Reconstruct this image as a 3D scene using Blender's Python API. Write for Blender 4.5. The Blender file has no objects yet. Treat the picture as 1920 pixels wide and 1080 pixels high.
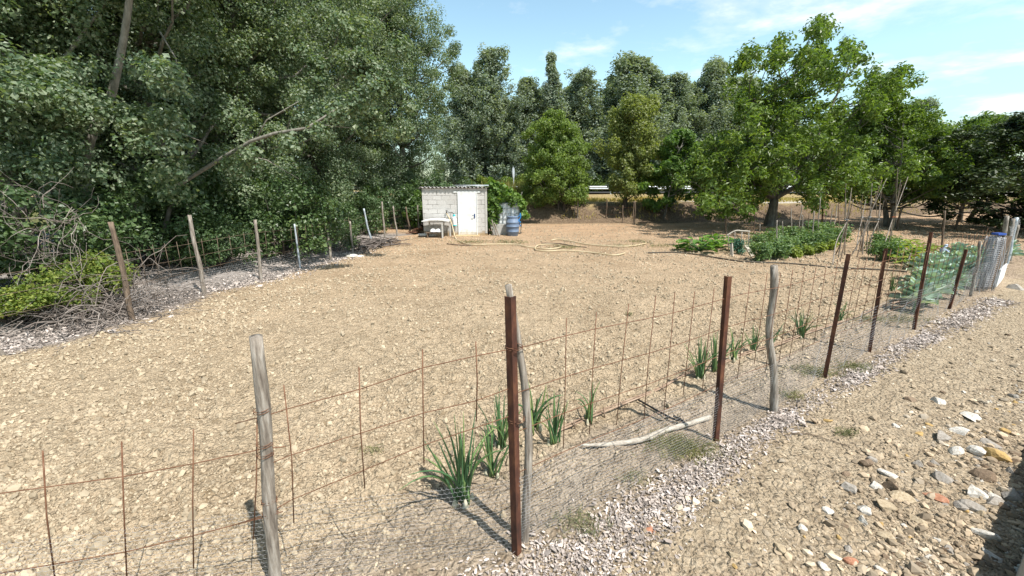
import bpy, math, random
import numpy as np
from mathutils import Vector, Matrix, Euler
R = math.radians
rng = np.random.default_rng(7)
random.seed(7)
scene = bpy.context.scene
COL = scene.collection

# ------------------------------------------------------------------ camera model
H = 2.3; F = 789.0; PIT = math.atan(195 / 789)
SP, CP = math.sin(PIT), math.cos(PIT)
def ray(px, py):
    u = (px - 960) / F; v = (py - 540) / F
    return u, CP - v * SP, SP + v * CP
def P(px, py, z=0.0):
    u, w, d = ray(px, py); t = (H - z) / d
    return np.array([u * t, w * t, z])
def D(px, py, Y):
    u, w, d = ray(px, py); t = Y / w
    return np.array([u * t, Y, H - d * t])
def onplane(px, py, A, Bp):
    u, w, d = ray(px, py)
    n = np.array([-(Bp[1] - A[1]), Bp[0] - A[0]])
    t = (n[0] * A[0] + n[1] * A[1]) / (n[0] * u + n[1] * w)
    return np.array([u * t, w * t, H - d * t])

cam = bpy.data.cameras.new("camera"); camo = bpy.data.objects.new("camera", cam); COL.objects.link(camo)
cam.sensor_width = 36; cam.lens = 36 * F / 1920; cam.clip_end = 3000; cam.clip_start = 0.05
camo.location = (0, 0, H); camo.rotation_euler = (R(90) - PIT, 0, 0)
scene.camera = camo

# ------------------------------------------------------------------ noise
def hsh(ix, iy, s):
    n = (ix.astype(np.int64) * 374761393 + iy.astype(np.int64) * 668265263 + s * 1442695041) & 0xffffffff
    n = ((n ^ (n >> 13)) * 1274126177) & 0xffffffff
    return ((n ^ (n >> 16)) & 0xffff) / 65535.0
def vn(x, y, s=0):
    ix = np.floor(x); iy = np.floor(y); fx = x - ix; fy = y - iy
    fx = fx * fx * (3 - 2 * fx); fy = fy * fy * (3 - 2 * fy)
    a = hsh(ix, iy, s); b = hsh(ix + 1, iy, s); c = hsh(ix, iy + 1, s); d = hsh(ix + 1, iy + 1, s)
    return (a * (1 - fx) + b * fx) * (1 - fy) + (c * (1 - fx) + d * fx) * fy
def worley(x, y, s=0):
    ix = np.floor(x); iy = np.floor(y); best = np.full(x.shape, 9.0)
    for dx in (-1, 0, 1):
        for dy in (-1, 0, 1):
            cx = ix + dx + hsh(ix + dx, iy + dy, s + 1); cy = iy + dy + hsh(ix + dx, iy + dy, s + 2)
            best = np.minimum(best, (cx - x) ** 2 + (cy - y) ** 2)
    return np.sqrt(best)
def sstep(a, b, x):
    t = np.clip((x - a) / (b - a), 0, 1); return t * t * (3 - 2 * t)

# ------------------------------------------------------------------ mesh building
WORLD = {}
def link(o):
    COL.objects.link(o); return o
class B:
    def __init__(s): s.V = []; s.F = {}; s.n = 0
    def add(s, V, *Fs):
        V = np.asarray(V, dtype=float).reshape(-1, 3)
        for f in Fs:
            f = np.asarray(f, dtype=np.int64)
            if f.size: s.F.setdefault(f.shape[1], []).append(f + s.n)
        s.V.append(V); s.n += len(V); return s
    def tube(s, pts, rad, n=6, cap=True, jit=0.0):
        p = np.asarray(pts, float); m = len(p)
        r = np.broadcast_to(np.asarray(rad, float), (m,))
        t = np.gradient(p, axis=0); t /= np.linalg.norm(t, axis=1)[:, None] + 1e-9
        mt = np.abs(t.mean(0)); ref = np.zeros(3); ref[int(np.argmin(mt))] = 1
        a = np.cross(t, ref); a /= np.linalg.norm(a, axis=1)[:, None] + 1e-9
        b = np.cross(t, a)
        an = np.arange(n) * 2 * math.pi / n
        rr = r[:, None] * (1 + (rng.random((m, n)) - .5) * 2 * jit)
        V = p[:, None] + a[:, None] * (np.cos(an) * rr)[..., None] + b[:, None] * (np.sin(an) * rr)[..., None]
        i = np.arange(m - 1)[:, None] * n; k = np.arange(n)[None]; k2 = (k + 1) % n
        q = np.stack([i + k, i + k2, i + n + k2, i + n + k], -1).reshape(-1, 4)
        fs = [q]
        if cap: fs += [np.arange(n)[None, ::-1], (np.arange(n) + (m - 1) * n)[None]]
        return s.add(V, *fs)
    def box(s, c, size, rot=None, bev=0.0):
        x, y, z = np.array(size) / 2
        V = np.array([[-x, -y, -z], [x, -y, -z], [x, y, -z], [-x, y, -z], [-x, -y, z], [x, -y, z], [x, y, z], [-x, y, z]])
        if rot is not None: V = V @ np.array(Euler(rot).to_matrix()).T
        f = np.array([[0, 3, 2, 1], [4, 5, 6, 7], [0, 1, 5, 4], [1, 2, 6, 5], [2, 3, 7, 6], [3, 0, 4, 7]])
        return s.add(V + np.array(c), f)
    def lathe(s, prof, c, n=20, cap=True):
        an = np.arange(n) * 2 * math.pi / n; m = len(prof)
        V = np.array([[[r * math.cos(a), r * math.sin(a), z] for a in an] for r, z in prof]) + np.array(c)
        i = np.arange(m - 1)[:, None] * n; k = np.arange(n)[None]; k2 = (k + 1) % n
        q = np.stack([i + k, i + k2, i + n + k2, i + n + k], -1).reshape(-1, 4)
        fs = [q]
        if cap: fs += [np.arange(n)[None, ::-1], (np.arange(n) + (m - 1) * n)[None]]
        return s.add(V, *fs)
    def prisms(s, P0, P1, r, n=3):
        P0 = np.asarray(P0, float); P1 = np.asarray(P1, float); m = len(P0)
        t = P1 - P0; t /= np.linalg.norm(t, axis=1)[:, None] + 1e-9
        ref = np.where(np.abs(t[:, 2:3]) > .9, np.array([[1., 0, 0]]), np.array([[0, 0, 1.]]))
        a = np.cross(t, ref); a /= np.linalg.norm(a, axis=1)[:, None] + 1e-9; b = np.cross(t, a)
        an = np.arange(n) * 2 * math.pi / n
        o = a[:, None] * np.cos(an)[None, :, None] * r + b[:, None] * np.sin(an)[None, :, None] * r
        V = np.concatenate([P0[:, None] + o, P1[:, None] + o], 1).reshape(-1, 3)
        base = np.arange(m)[:, None, None] * 2 * n; k = np.arange(n); k2 = (k + 1) % n
        q = np.stack([k, k2, n + k2, n + k], -1)[None] + base
        return s.add(V, q.reshape(-1, 4))
    def leaves(s, C, L, Wd, N, U=None, fold=.15):
        """kite leaves; C centres, N normals, U tip directions"""
        m = len(C); N = N / (np.linalg.norm(N, axis=1)[:, None] + 1e-9)
        if U is None: U = rng.normal(size=(m, 3))
        U = U - (U * N).sum(1)[:, None] * N; U /= np.linalg.norm(U, axis=1)[:, None] + 1e-9
        S = np.cross(N, U); L = np.broadcast_to(np.asarray(L, float), (m,))[:, None]; Wd = np.broadcast_to(np.asarray(Wd, float), (m,))[:, None]
        V = np.stack([C - U * L * .5, C - S * Wd * .5 + N * L * fold - U * L * .06, C + U * L * .5, C + S * Wd * .5 + N * L * fold - U * L * .06], 1).reshape(-1, 3)
        q = np.arange(m)[:, None] * 4 + np.arange(4)[None]
        return s.add(V, q)
    def grid(s, V):
        a, b = V.shape[:2]
        i = np.arange(a - 1)[:, None] * b; k = np.arange(b - 1)[None]
        q = np.stack([i + k, i + k + 1, i + b + k + 1, i + b + k], -1).reshape(-1, 4)
        return s.add(V.reshape(-1, 3), q)
    def mesh(s, name, mat, smooth=True, org=(0, 0, 0)):
        V = np.concatenate(s.V) - np.array(org, float)
        me = bpy.data.meshes.new(name)
        Fs = [(k, np.concatenate(v)) for k, v in s.F.items()]
        nl = sum(k * len(f) for k, f in Fs); nf = sum(len(f) for k, f in Fs)
        me.vertices.add(len(V)); me.vertices.foreach_set("co", V.astype(np.float32).ravel())
        me.loops.add(nl); me.loops.foreach_set("vertex_index", np.concatenate([f.ravel() for k, f in Fs]).astype(np.int32))
        tot = np.concatenate([np.full(len(f), k) for k, f in Fs]).astype(np.int32)
        st = np.concatenate([[0], np.cumsum(tot)[:-1]]).astype(np.int32)
        me.polygons.add(nf); me.polygons.foreach_set("loop_start", st); me.polygons.foreach_set("loop_total", tot)
        me.polygons.foreach_set("use_smooth", np.full(nf, bool(smooth)))
        me.update(calc_edges=True); me.validate()
        if mat: me.materials.append(mat)
        return me
    def build(s, name, mat, parent=None, smooth=True, org=None):
        if parent is not None: org = WORLD[parent.name]
        elif org is None: org = (0, 0, 0)
        org = np.array(org, float)
        o = bpy.data.objects.new(name, s.mesh(name, mat, smooth, org)); link(o)
        if parent is not None: o.parent = parent
        else: o.location = org
        WORLD[o.name] = org
        return o
def tag(o, label=None, cat=None, group=None, kind=None):
    if label: o["label"] = label
    if cat: o["category"] = cat
    if group: o["group"] = group
    if kind: o["kind"] = kind
    return o
def thing(name, loc, label, cat, group=None):
    o = bpy.data.objects.new(name, None); link(o); o.location = loc; o.empty_display_size = .1
    WORLD[o.name] = np.array(loc, float)
    return tag(o, label, cat, group)
def copy_tree(o, loc=None, rz=None, scale=None, label=None):
    def rec(q, par):
        c = q.copy(); link(c)
        if par is not None: c.parent = par
        for ch in q.children: rec(ch, c)
        return c
    c = rec(o, None)
    if loc is not None: c.location = loc
    if rz is not None: c.rotation_euler = (0, 0, rz)
    if scale is not None: c.scale = scale
    if label: c["label"] = label
    return c

# ------------------------------------------------------------------ materials
def new(name):
    m = bpy.data.materials.new(name); m.use_nodes = True; nt = m.node_tree; nt.nodes.clear()
    return m, nt, nt.nodes, nt.links
def out(nt, sh):
    o = nt.nodes.new("ShaderNodeOutputMaterial"); nt.links.new(sh, o.inputs[0])
def ramp(nt, fac, cols, pos=None):
    r = nt.nodes.new("ShaderNodeValToRGB"); n = len(cols)
    while len(r.color_ramp.elements) < n: r.color_ramp.elements.new(.5)
    for i, c in enumerate(cols):
        r.color_ramp.elements[i].position = pos[i] if pos else i / (n - 1)
        r.color_ramp.elements[i].color = (*c, 1)
    nt.links.new(fac, r.inputs[0]); return r.outputs[0]
def noise(nt, scale, detail=4, vec=None, rough=.6, dist=0):
    n = nt.nodes.new("ShaderNodeTexNoise"); n.inputs["Scale"].default_value = scale; n.inputs["Detail"].default_value = detail
    n.inputs["Roughness"].default_value = rough; n.inputs["Distortion"].default_value = dist
    if vec is not None: nt.links.new(vec, n.inputs["Vector"])
    return n.outputs[0]
def coords(nt, scale=(1, 1, 1)):
    t = nt.nodes.new("ShaderNodeTexCoord"); mp = nt.nodes.new("ShaderNodeMapping"); mp.inputs["Scale"].default_value = scale
    nt.links.new(t.outputs["Object"], mp.inputs[0]); return mp.outputs[0]
def mix(nt, fac, a, b, mode="MIX"):
    m = nt.nodes.new("ShaderNodeMix"); m.data_type = "RGBA"; m.blend_type = mode
    for s, v in ((m.inputs[0], fac), (m.inputs[6], a), (m.inputs[7], b)):
        if isinstance(v, (int, float)): s.default_value = v
        elif isinstance(v, tuple): s.default_value = (*v, 1)
        else: nt.links.new(v, s)
    return m.outputs[2]
def math_(nt, op, a, b=None):
    m = nt.nodes.new("ShaderNodeMath"); m.operation = op
    for s, v in ((m.inputs[0], a), (m.inputs[1], b)):
        if v is None: continue
        if isinstance(v, (int, float)): s.default_value = v
        else: nt.links.new(v, s)
    return m.outputs[0]
def bump(nt, h, strength, dist, nrm=None):
    b = nt.nodes.new("ShaderNodeBump"); b.inputs["Strength"].default_value = strength; b.inputs["Distance"].default_value = dist
    nt.links.new(h, b.inputs["Height"])
    if nrm is not None: nt.links.new(nrm, b.inputs["Normal"])
    return b.outputs[0]
def princ(nt, col, rough=.9, nrm=None, metal=0, spec=.3):
    p = nt.nodes.new("ShaderNodeBsdfPrincipled")
    if isinstance(col, tuple): p.inputs["Base Color"].default_value = (*col, 1)
    else: nt.links.new(col, p.inputs["Base Color"])
    p.inputs["Roughness"].default_value = rough; p.inputs["Metallic"].default_value = metal
    p.inputs["Specular IOR Level"].default_value = spec
    if nrm is not None: nt.links.new(nrm, p.inputs["Normal"])
    return p.outputs[0]
def M(name, cols, scale=8, stretch=(1, 1, 1), rough=.85, bmp=.3, bd=.01, metal=0, spec=.3, detail=5, island=0):
    m, nt, N, L = new(name); v = coords(nt, stretch); n = noise(nt, scale, detail, v)
    c = ramp(nt, n, cols, [.3 + .4 * i / (len(cols) - 1) for i in range(len(cols))])
    if island:
        g = N.new("ShaderNodeNewGeometry")
        f = math_(nt, "MULTIPLY_ADD", g.outputs["Random Per Island"], island)
        N[-1].inputs[2].default_value = 1 - island / 2
        mm = N.new("ShaderNodeVectorMath"); mm.operation = "SCALE"; L.new(c, mm.inputs[0]); L.new(f, mm.inputs["Scale"]); c = mm.outputs[0]
    nr = bump(nt, n, bmp, bd) if bmp else None
    out(nt, princ(nt, c, rough, nr, metal, spec)); return m
def leafmat(name, cols, trans=.3, rough=.45, spec=.4, clump=.35, tint=(1.35, 1.2, .6)):
    m, nt, N, L = new(name)
    g = N.new("ShaderNodeNewGeometry")
    c = ramp(nt, g.outputs["Random Per Island"], cols)
    v = coords(nt); n = noise(nt, clump, 2, v)
    c = mix(nt, ramp(nt, n, [(0, 0, 0), (.55, .55, .55)], [.35, .7]), c, mix(nt, 1.0, c, tint, "MULTIPLY"))
    p = princ(nt, c, rough, None, 0, spec)
    t = N.new("ShaderNodeBsdfTranslucent"); L.new(mix(nt, 1.0, c, (1.5, 1.6, .55), "MULTIPLY"), t.inputs[0])
    ms = N.new("ShaderNodeMixShader"); ms.inputs[0].default_value = trans
    L.new(p, ms.inputs[1]); L.new(t.outputs[0], ms.inputs[2]); out(nt, ms.outputs[0]); return m

WOOD = M("weathered_wood", [(.10, .08, .065), (.25, .215, .18), (.42, .385, .34)], 14, (3, 3, .35), bmp=.7, bd=.02)
WOODP = M("pale_driftwood", [(.24, .205, .165), (.42, .375, .315), (.52, .48, .41)], 14, (1, 3, 3), bmp=.6, bd=.01)
WOODB = M("brown_wood", [(.06, .045, .035), (.15, .11, .08), (.24, .18, .13)], 12, (3, 3, .5), bmp=.5, bd=.01)
RUST = M("rusty_steel", [(.034, .017, .013), (.078, .031, .02), (.15, .062, .032)], 10, (1.5, 1.5, .7), rough=.75, bmp=.25, bd=.004)
RUSTW = M("rusty_wire", [(.09, .04, .022), (.165, .08, .045), (.22, .125, .08)], 20, rough=.8, bmp=0)
GALV = M("galvanised_wire", [(.34, .34, .35), (.5, .5, .52)], 9, rough=.5, bmp=0, metal=.3)
GALVP = M("galvanised_pole", [(.3, .34, .38), (.5, .55, .6)], 9, rough=.5, bmp=.1, metal=.3)
BARKG = M("grey_bark", [(.07, .065, .055), (.15, .14, .12), (.25, .24, .21)], 6, (2, 2, .5), bmp=.8, bd=.03)
BARKP = M("pale_bark", [(.12, .112, .092), (.21, .195, .165), (.30, .28, .245)], 6, (2, 2, .6), bmp=.5, bd=.02)
BARKD = M("dark_bark", [(.03, .026, .022), (.07, .06, .05), (.12, .1, .085)], 6, (2, 2, .5), bmp=.8, bd=.03)
TWIG = M("dead_twig", [(.10, .08, .07), (.2, .17, .15), (.3, .265, .24)], 6, bmp=0, island=.6)
TWIGD = M("dark_twig", [(.05, .04, .035), (.1, .085, .075), (.18, .15, .14)], 6, bmp=0, island=.8)
POPL = leafmat("poplar_leaf", [(.058, .105, .058), (.115, .172, .10), (.175, .23, .15), (.27, .32, .24)], .34, .45, .4, .35, (1.25, 1.15, .85))
POPF = leafmat("far_poplar_leaf", [(.12, .165, .125), (.175, .225, .175), (.225, .275, .225), (.29, .335, .285)], .34, .5, .4, .25, (1.2, 1.1, .8))  # silvery green, with slight distance haze mixed into the leaf colour
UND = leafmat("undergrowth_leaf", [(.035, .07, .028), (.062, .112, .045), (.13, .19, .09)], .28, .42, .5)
YELL = leafmat("yellow_green_leaf", [(.075, .125, .028), (.14, .20, .042), (.26, .29, .075)], .35, .5, .3)
OLIV = leafmat("olive_green_leaf", [(.10, .155, .04), (.155, .225, .06), (.23, .30, .09)], .42, .45, .4, .35, (1.15, 1.15, .8))
OLIB = leafmat("brownish_green_leaf", [(.13, .165, .055), (.19, .23, .08), (.27, .295, .11)], .42, .45, .4, .35, (1.15, 1.12, .8))
BRIT = leafmat("bright_green_leaf", [(.065, .135, .032), (.11, .195, .05), (.17, .27, .075)], .4, .45, .4)
WALN = leafmat("walnut_leaf", [(.06, .11, .024), (.105, .17, .04), (.175, .25, .07)], .4, .42, .45)
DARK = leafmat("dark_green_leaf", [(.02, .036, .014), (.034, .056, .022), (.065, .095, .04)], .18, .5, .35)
TOMA = leafmat("tomato_leaf", [(.07, .135, .055), (.11, .185, .08), (.18, .26, .11)], .3, .5, .35, 1.5)
ZUCC = leafmat("zucchini_leaf", [(.07, .16, .03), (.11, .22, .045), (.17, .28, .07)], .3, .5, .35, 1.5)
SQUA = leafmat("squash_leaf", [(.09, .15, .03), (.2, .27, .04), (.36, .36, .08)], .3, .5, .35, 1.5)
CABB = leafmat("cabbage_leaf", [(.22, .33, .31), (.31, .43, .41), (.44, .56, .54)], .15, .45, .45, 1.5)
ONIO = leafmat("onion_leaf", [(.05, .12, .06), (.09, .19, .085), (.22, .30, .11)], .2, .4, .45, 3)
STRAW = leafmat("dry_grass", [(.30, .23, .10), (.42, .34, .17), (.36, .34, .13)], .3, .7, .2, 1)
WEED = leafmat("grey_green_weed", [(.10, .12, .06), (.17, .18, .1), (.25, .24, .15)], .2, .7, .2, 1)
CHIP = M("pale_chips", [(.28, .232, .20), (.41, .355, .32), (.52, .46, .425)], 5, bmp=0, island=1.0, rough=.8)
CLOD = M("soil_clod", [(.31, .245, .165), (.385, .313, .22), (.435, .36, .26)], 3, bmp=.3, island=.5, bd=.01)
STONES = {
    "white": M("white_stone", [(.36, .31, .25), (.55, .52, .47), (.62, .60, .56)], 5, bmp=.6),
    "grey": M("grey_stone", [(.20, .175, .145), (.31, .28, .245), (.37, .345, .315)], 6, bmp=.6),
    "tan": M("tan_stone", [(.27, .205, .13), (.40, .32, .215), (.46, .385, .28)], 6, bmp=.5),
    "ochre": M("ochre_stone", [(.38, .24, .09), (.5, .35, .15)], 9, bmp=.5),
    "brown": M("brown_stone", [(.13, .09, .06), (.26, .19, .13)], 9, bmp=.5),
    "red": M("brick_red", [(.26, .13, .08), (.38, .175, .105), (.44, .25, .165)], 6, bmp=.4)}
GRAV = M("gravel", [(.13, .095, .065), (.38, .30, .21), (.60, .54, .45)], .9, bmp=0, island=1.0)
CONC = M("grey_concrete", [(.30, .29, .27), (.42, .41, .385), (.5, .49, .46)], 7, bmp=.4, bd=.01)
WHITE = M("white_paint", [(.74, .77, .78), (.82, .84, .85)], 3, bmp=0, rough=.4)
WPLAS = M("white_plastic", [(.66, .68, .68), (.8, .8, .79)], 5, bmp=0, rough=.45)
BLACK = M("black_plastic", [(.012, .012, .014), (.03, .03, .03)], 5, bmp=0, rough=.4)
TURQ = M("turquoise_plastic", [(.03, .42, .48), (.05, .5, .55)], 5, bmp=0, rough=.4)
HOSE = M("pale_hose", [(.44, .35, .21), (.6, .51, .35)], 4, bmp=0, rough=.5)
PIPE = M("dark_pipe", [(.03, .027, .022), (.10, .085, .065)], 4, bmp=0, rough=.6)
BARR = M("blue_barrel", [(.10, .145, .22), (.14, .19, .28), (.20, .245, .32)], 3, bmp=.05, rough=.5)
BLUE = M("blue_rope", [(.02, .16, .45), (.03, .25, .6)], 4, bmp=0)
ETER = M("fibre_cement", [(.25, .23, .22), (.37, .35, .34)], 5, bmp=.3)
GREYB = M("grey_board", [(.42, .41, .39), (.56, .55, .52)], 5, bmp=.2)
STEEL = M("guard_rail_steel", [(.45, .49, .53), (.62, .66, .7)], 3, rough=.45, bmp=0, metal=.4)
NETG = M("green_net", [(.03, .17, .12), (.06, .26, .2)], 5, bmp=0)
ORANGE = M("orange_twine", [(.5, .12, .05), (.6, .2, .1)], 4, bmp=0)

def dusty_white():
    m, nt, N, L = new("dusty_white_paint"); t = N.new("ShaderNodeTexCoord"); sx = N.new("ShaderNodeSeparateXYZ"); L.new(t.outputs["Object"], sx.inputs[0])
    n = noise(nt, 5, 5, t.outputs["Object"]); c = ramp(nt, n, [(.66, .67, .66), (.82, .84, .85)], [.3, .55])
    f = ramp(nt, math_(nt, "ADD", sx.outputs[2], math_(nt, "MULTIPLY", n, .3)), [(.85, .85, .85), (0, 0, 0)], [.16, .42])
    out(nt, princ(nt, mix(nt, f, c, (.42, .34, .22)), .45)); return m
DOORW = dusty_white()
def block_wall():
    m, nt, N, L = new("concrete_blocks"); t = N.new("ShaderNodeTexCoord"); s = N.new("ShaderNodeSeparateXYZ"); L.new(t.outputs["Object"], s.inputs[0])
    c = N.new("ShaderNodeCombineXYZ"); L.new(math_(nt, "ADD", s.outputs[0], s.outputs[1]), c.inputs[0]); L.new(s.outputs[2], c.inputs[1])
    b = N.new("ShaderNodeTexBrick"); L.new(c.outputs[0], b.inputs["Vector"])
    b.inputs["Scale"].default_value = 1; b.inputs["Brick Width"].default_value = .4; b.inputs["Row Height"].default_value = .2
    b.inputs["Mortar Size"].default_value = .011; b.inputs["Mortar Smooth"].default_value = .3; b.inputs["Bias"].default_value = 0
    b.inputs["Color1"].default_value = (.52, .51, .50, 1); b.inputs["Color2"].default_value = (.61, .60, .59, 1)
    n = noise(nt, 3, 4, t.outputs["Object"])
    mort = mix(nt, ramp(nt, n, [(0, 0, 0), (1, 1, 1)], [.42, .58]), (.2, .185, .17), (.58, .57, .56))
    col = mix(nt, b.outputs["Fac"], b.outputs["Color"], mort)
    n2 = noise(nt, 25, 5, t.outputs["Object"])
    col = mix(nt, 1.0, col, ramp(nt, n2, [(.8, .79, .77), (1.1, 1.1, 1.1)], [.3, .7]), "MULTIPLY")
    # dried mud splashed along the foot of the wall
    foot = ramp(nt, math_(nt, "ADD", s.outputs[2], math_(nt, "MULTIPLY", n, .35)), [(1, 1, 1), (0, 0, 0)], [.25, .42])
    col = mix(nt, foot, col, (.38, .28, .17))
    h = math_(nt, "SUBTRACT", math_(nt, "MULTIPLY", n2, .25), b.outputs["Fac"])
    out(nt, princ(nt, col, .95, bump(nt, h, .5, .012))); return m
BLOCK = block_wall()

# ------------------------------------------------------------------ sky and sun
w = bpy.data.worlds.new("World"); scene.world = w; w.use_nodes = True
nt = w.node_tree; nt.nodes.clear()
EL, AZ = R(59.5), R(134)
sky = nt.nodes.new("ShaderNodeTexSky"); sky.sky_type = "NISHITA"; sky.sun_disc = False
sky.sun_elevation = EL; sky.sun_rotation = AZ; sky.air_density = 1.0; sky.dust_density = .8; sky.ozone_density = 1.2; sky.altitude = 200
tc = nt.nodes.new("ShaderNodeTexCoord")
sep = nt.nodes.new("ShaderNodeSeparateXYZ"); nt.links.new(tc.outputs["Generated"], sep.inputs[0])
# clouds on a layer overhead: project direction on a plane
zc = math_(nt, "MAXIMUM", math_(nt, "ADD", sep.outputs[2], .12), .03)
cx = math_(nt, "DIVIDE", sep.outputs[0], zc); cy = math_(nt, "DIVIDE", sep.outputs[1], zc)
cmb = nt.nodes.new("ShaderNodeCombineXYZ"); nt.links.new(cx, cmb.inputs[0]); nt.links.new(cy, cmb.inputs[1])
n1 = noise(nt, 2.3, 7, cmb.outputs[0], .58, .15)
n0 = noise(nt, .55, 2, cmb.outputs[0], .5)
# more cloud to the right (east) and high up
bias = math_(nt, "ADD", math_(nt, "MULTIPLY", sep.outputs[0], .16), math_(nt, "MULTIPLY", sep.outputs[2], .12))
cl = math_(nt, "ADD", math_(nt, "ADD", math_(nt, "MULTIPLY", n1, .8), math_(nt, "MULTIPLY", n0, .3)), bias)
cfac = ramp(nt, cl, [(0, 0, 0), (.25, .25, .25), (1, 1, 1)], [.645, .73, .86])
skyc = mix(nt, 1.0, sky.outputs[0], (1.0, 1.12, 1.02), "MULTIPLY")
grad = ramp(nt, sep.outputs[2], [(1.0, 1.0, 1.0), (2.2, 2.05, 1.85), (2.1, 2.0, 1.8), (.40, .40, .42)], [0.0, .22, .5, .95])
skyc = mix(nt, 1.0, skyc, grad, "MULTIPLY")
col = mix(nt, cfac, skyc, (10.0, 10.1, 10.2))
bg = nt.nodes.new("ShaderNodeBackground"); bg.inputs[1].default_value = .09
nt.links.new(col, bg.inputs[0]); wo = nt.nodes.new("ShaderNodeOutputWorld"); nt.links.new(bg.outputs[0], wo.inputs[0])
sl = bpy.data.lights.new("sun", "SUN"); sl.energy = 5.0; sl.angle = R(.5); sl.color = (1, .955, .88)
so = bpy.data.objects.new("sun", sl); link(so)
sd = Vector((math.sin(AZ) * math.cos(EL), math.cos(AZ) * math.cos(EL), math.sin(EL)))
so.rotation_euler = sd.to_track_quat("Z", "Y").to_euler()
scene.view_settings.view_transform = "Standard"; scene.view_settings.look = "None"
scene.view_settings.exposure = .55; scene.view_settings.gamma = 1
scene.cycles.max_bounces = 6; scene.cycles.transparent_max_bounces = 4; scene.cycles.diffuse_bounces = 3
scene.cycles.use_denoising = True

# ------------------------------------------------------------------ ground
CA = P(970, 1030)[:2]; CB = P(1830, 552)[:2]        # right fence line
FD = (CB - CA) / np.linalg.norm(CB - CA); FN = np.array([FD[1], -FD[0]])   # FN points outside (towards path)
WP = P(518, 1100)[:2]                                # wooden post of the front fence
LF = np.array([P(a, b)[:2] for a, b in ((0, 668), (250, 600), (383, 550), (490, 525), (563, 504), (620, 488), (662, 474), (697, 457), (722, 447), (745, 443), (765, 440))])
def leftx(y): return np.interp(y, LF[:, 1], LF[:, 0], left=-7.3, right=-4.8)
def outside(x, y): return (x - CA[0]) * FN[0] + (y - CA[1]) * FN[1]
def along(x, y): return (x - CA[0]) * FD[0] + (y - CA[1]) * FD[1]
def foot(x): return 25.4 + .34 * np.maximum(0, x - 9)
def base_z(x, y):
    x = np.asarray(x, float); y = np.asarray(y, float)
    f = foot(x)
    top = 1.15 - .25 * sstep(12, 22, x)
    z = sstep(0, 2.6, y - f) * top
    z = z + sstep(39, 42.5, y) * (1.3 - top)
    lx = leftx(y) - x
    z = z + sstep(.5, 2.3, lx) * .4 * (1 - sstep(17, 20, y))
    o = outside(x, y)
    z = z + sstep(1.2, 3.0, o) * .10 * (1 - sstep(9, 14, np.hypot(x, y)))
    return z
def axis(near, k, lim):
    a = [0.0]
    while a[-1] < lim: a.append(a[-1] + max(near, k * a[-1]))
    return np.array(a)
ys = np.concatenate([np.linspace(-60, -6, 12), np.linspace(-5, 1.5, 14)[:-1], 1.5 + axis(.018, .0085, 900)])
xa = axis(.02, .0095, 900); xs = np.concatenate([-xa[:0:-1], xa])
X, Y = np.meshgrid(xs, ys)
dxs = np.gradient(xs)[None] + 0 * Y; dys = np.gradient(ys)[:, None] + 0 * X
sp = np.maximum(dxs, dys)
Z = base_z(X, Y)
FIELD_Y0 = np.where(X < CA[0], CA[1] + (X - CA[0]) * (WP[1] - CA[1]) / (WP[0] - CA[0]), -99)
def in_field(x, y):
    o = outside(x, y); l = x - leftx(y)
    return sstep(.0, .5, -o) * sstep(.1, .6, l) * (1 - sstep(-1.0, 0, y - foot(x)))
fld = in_field(X, Y)
def oct_(wl, amp, s):
    return (vn(X / wl, Y / wl, s) - .5) * 2 * amp * np.clip((wl / sp - 2) / 3, 0, 1)
rough = oct_(.9, .022, 1) + oct_(.35, .022, 2) + oct_(.14, .018, 3) + oct_(.06, .012, 4)
wl = .075
clod = (np.clip(.62 - worley(X / wl, Y / wl, 11), 0, 1)) * .030 * np.clip((wl / sp - 2) / 3, 0, 1)
wl = .19
clod2 = (np.clip(.5 - worley(X / wl + .3 * vn(X * 9, Y * 9, 5), Y / wl, 21), 0, 1)) * .06 * np.clip((wl / sp - 2) / 3, 0, 1)
Z += rough * (.35 + .65 * fld) + (clod + clod2) * (.25 + .75 * fld)
far_r = np.hypot(X, Y)
Z += (vn(X / 6, Y / 6, 9) - .5) * .12 * sstep(22, 30, far_r) * (1 - fld)
gb = B(); gb.grid(np.stack([X, Y, Z], -1))
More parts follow.
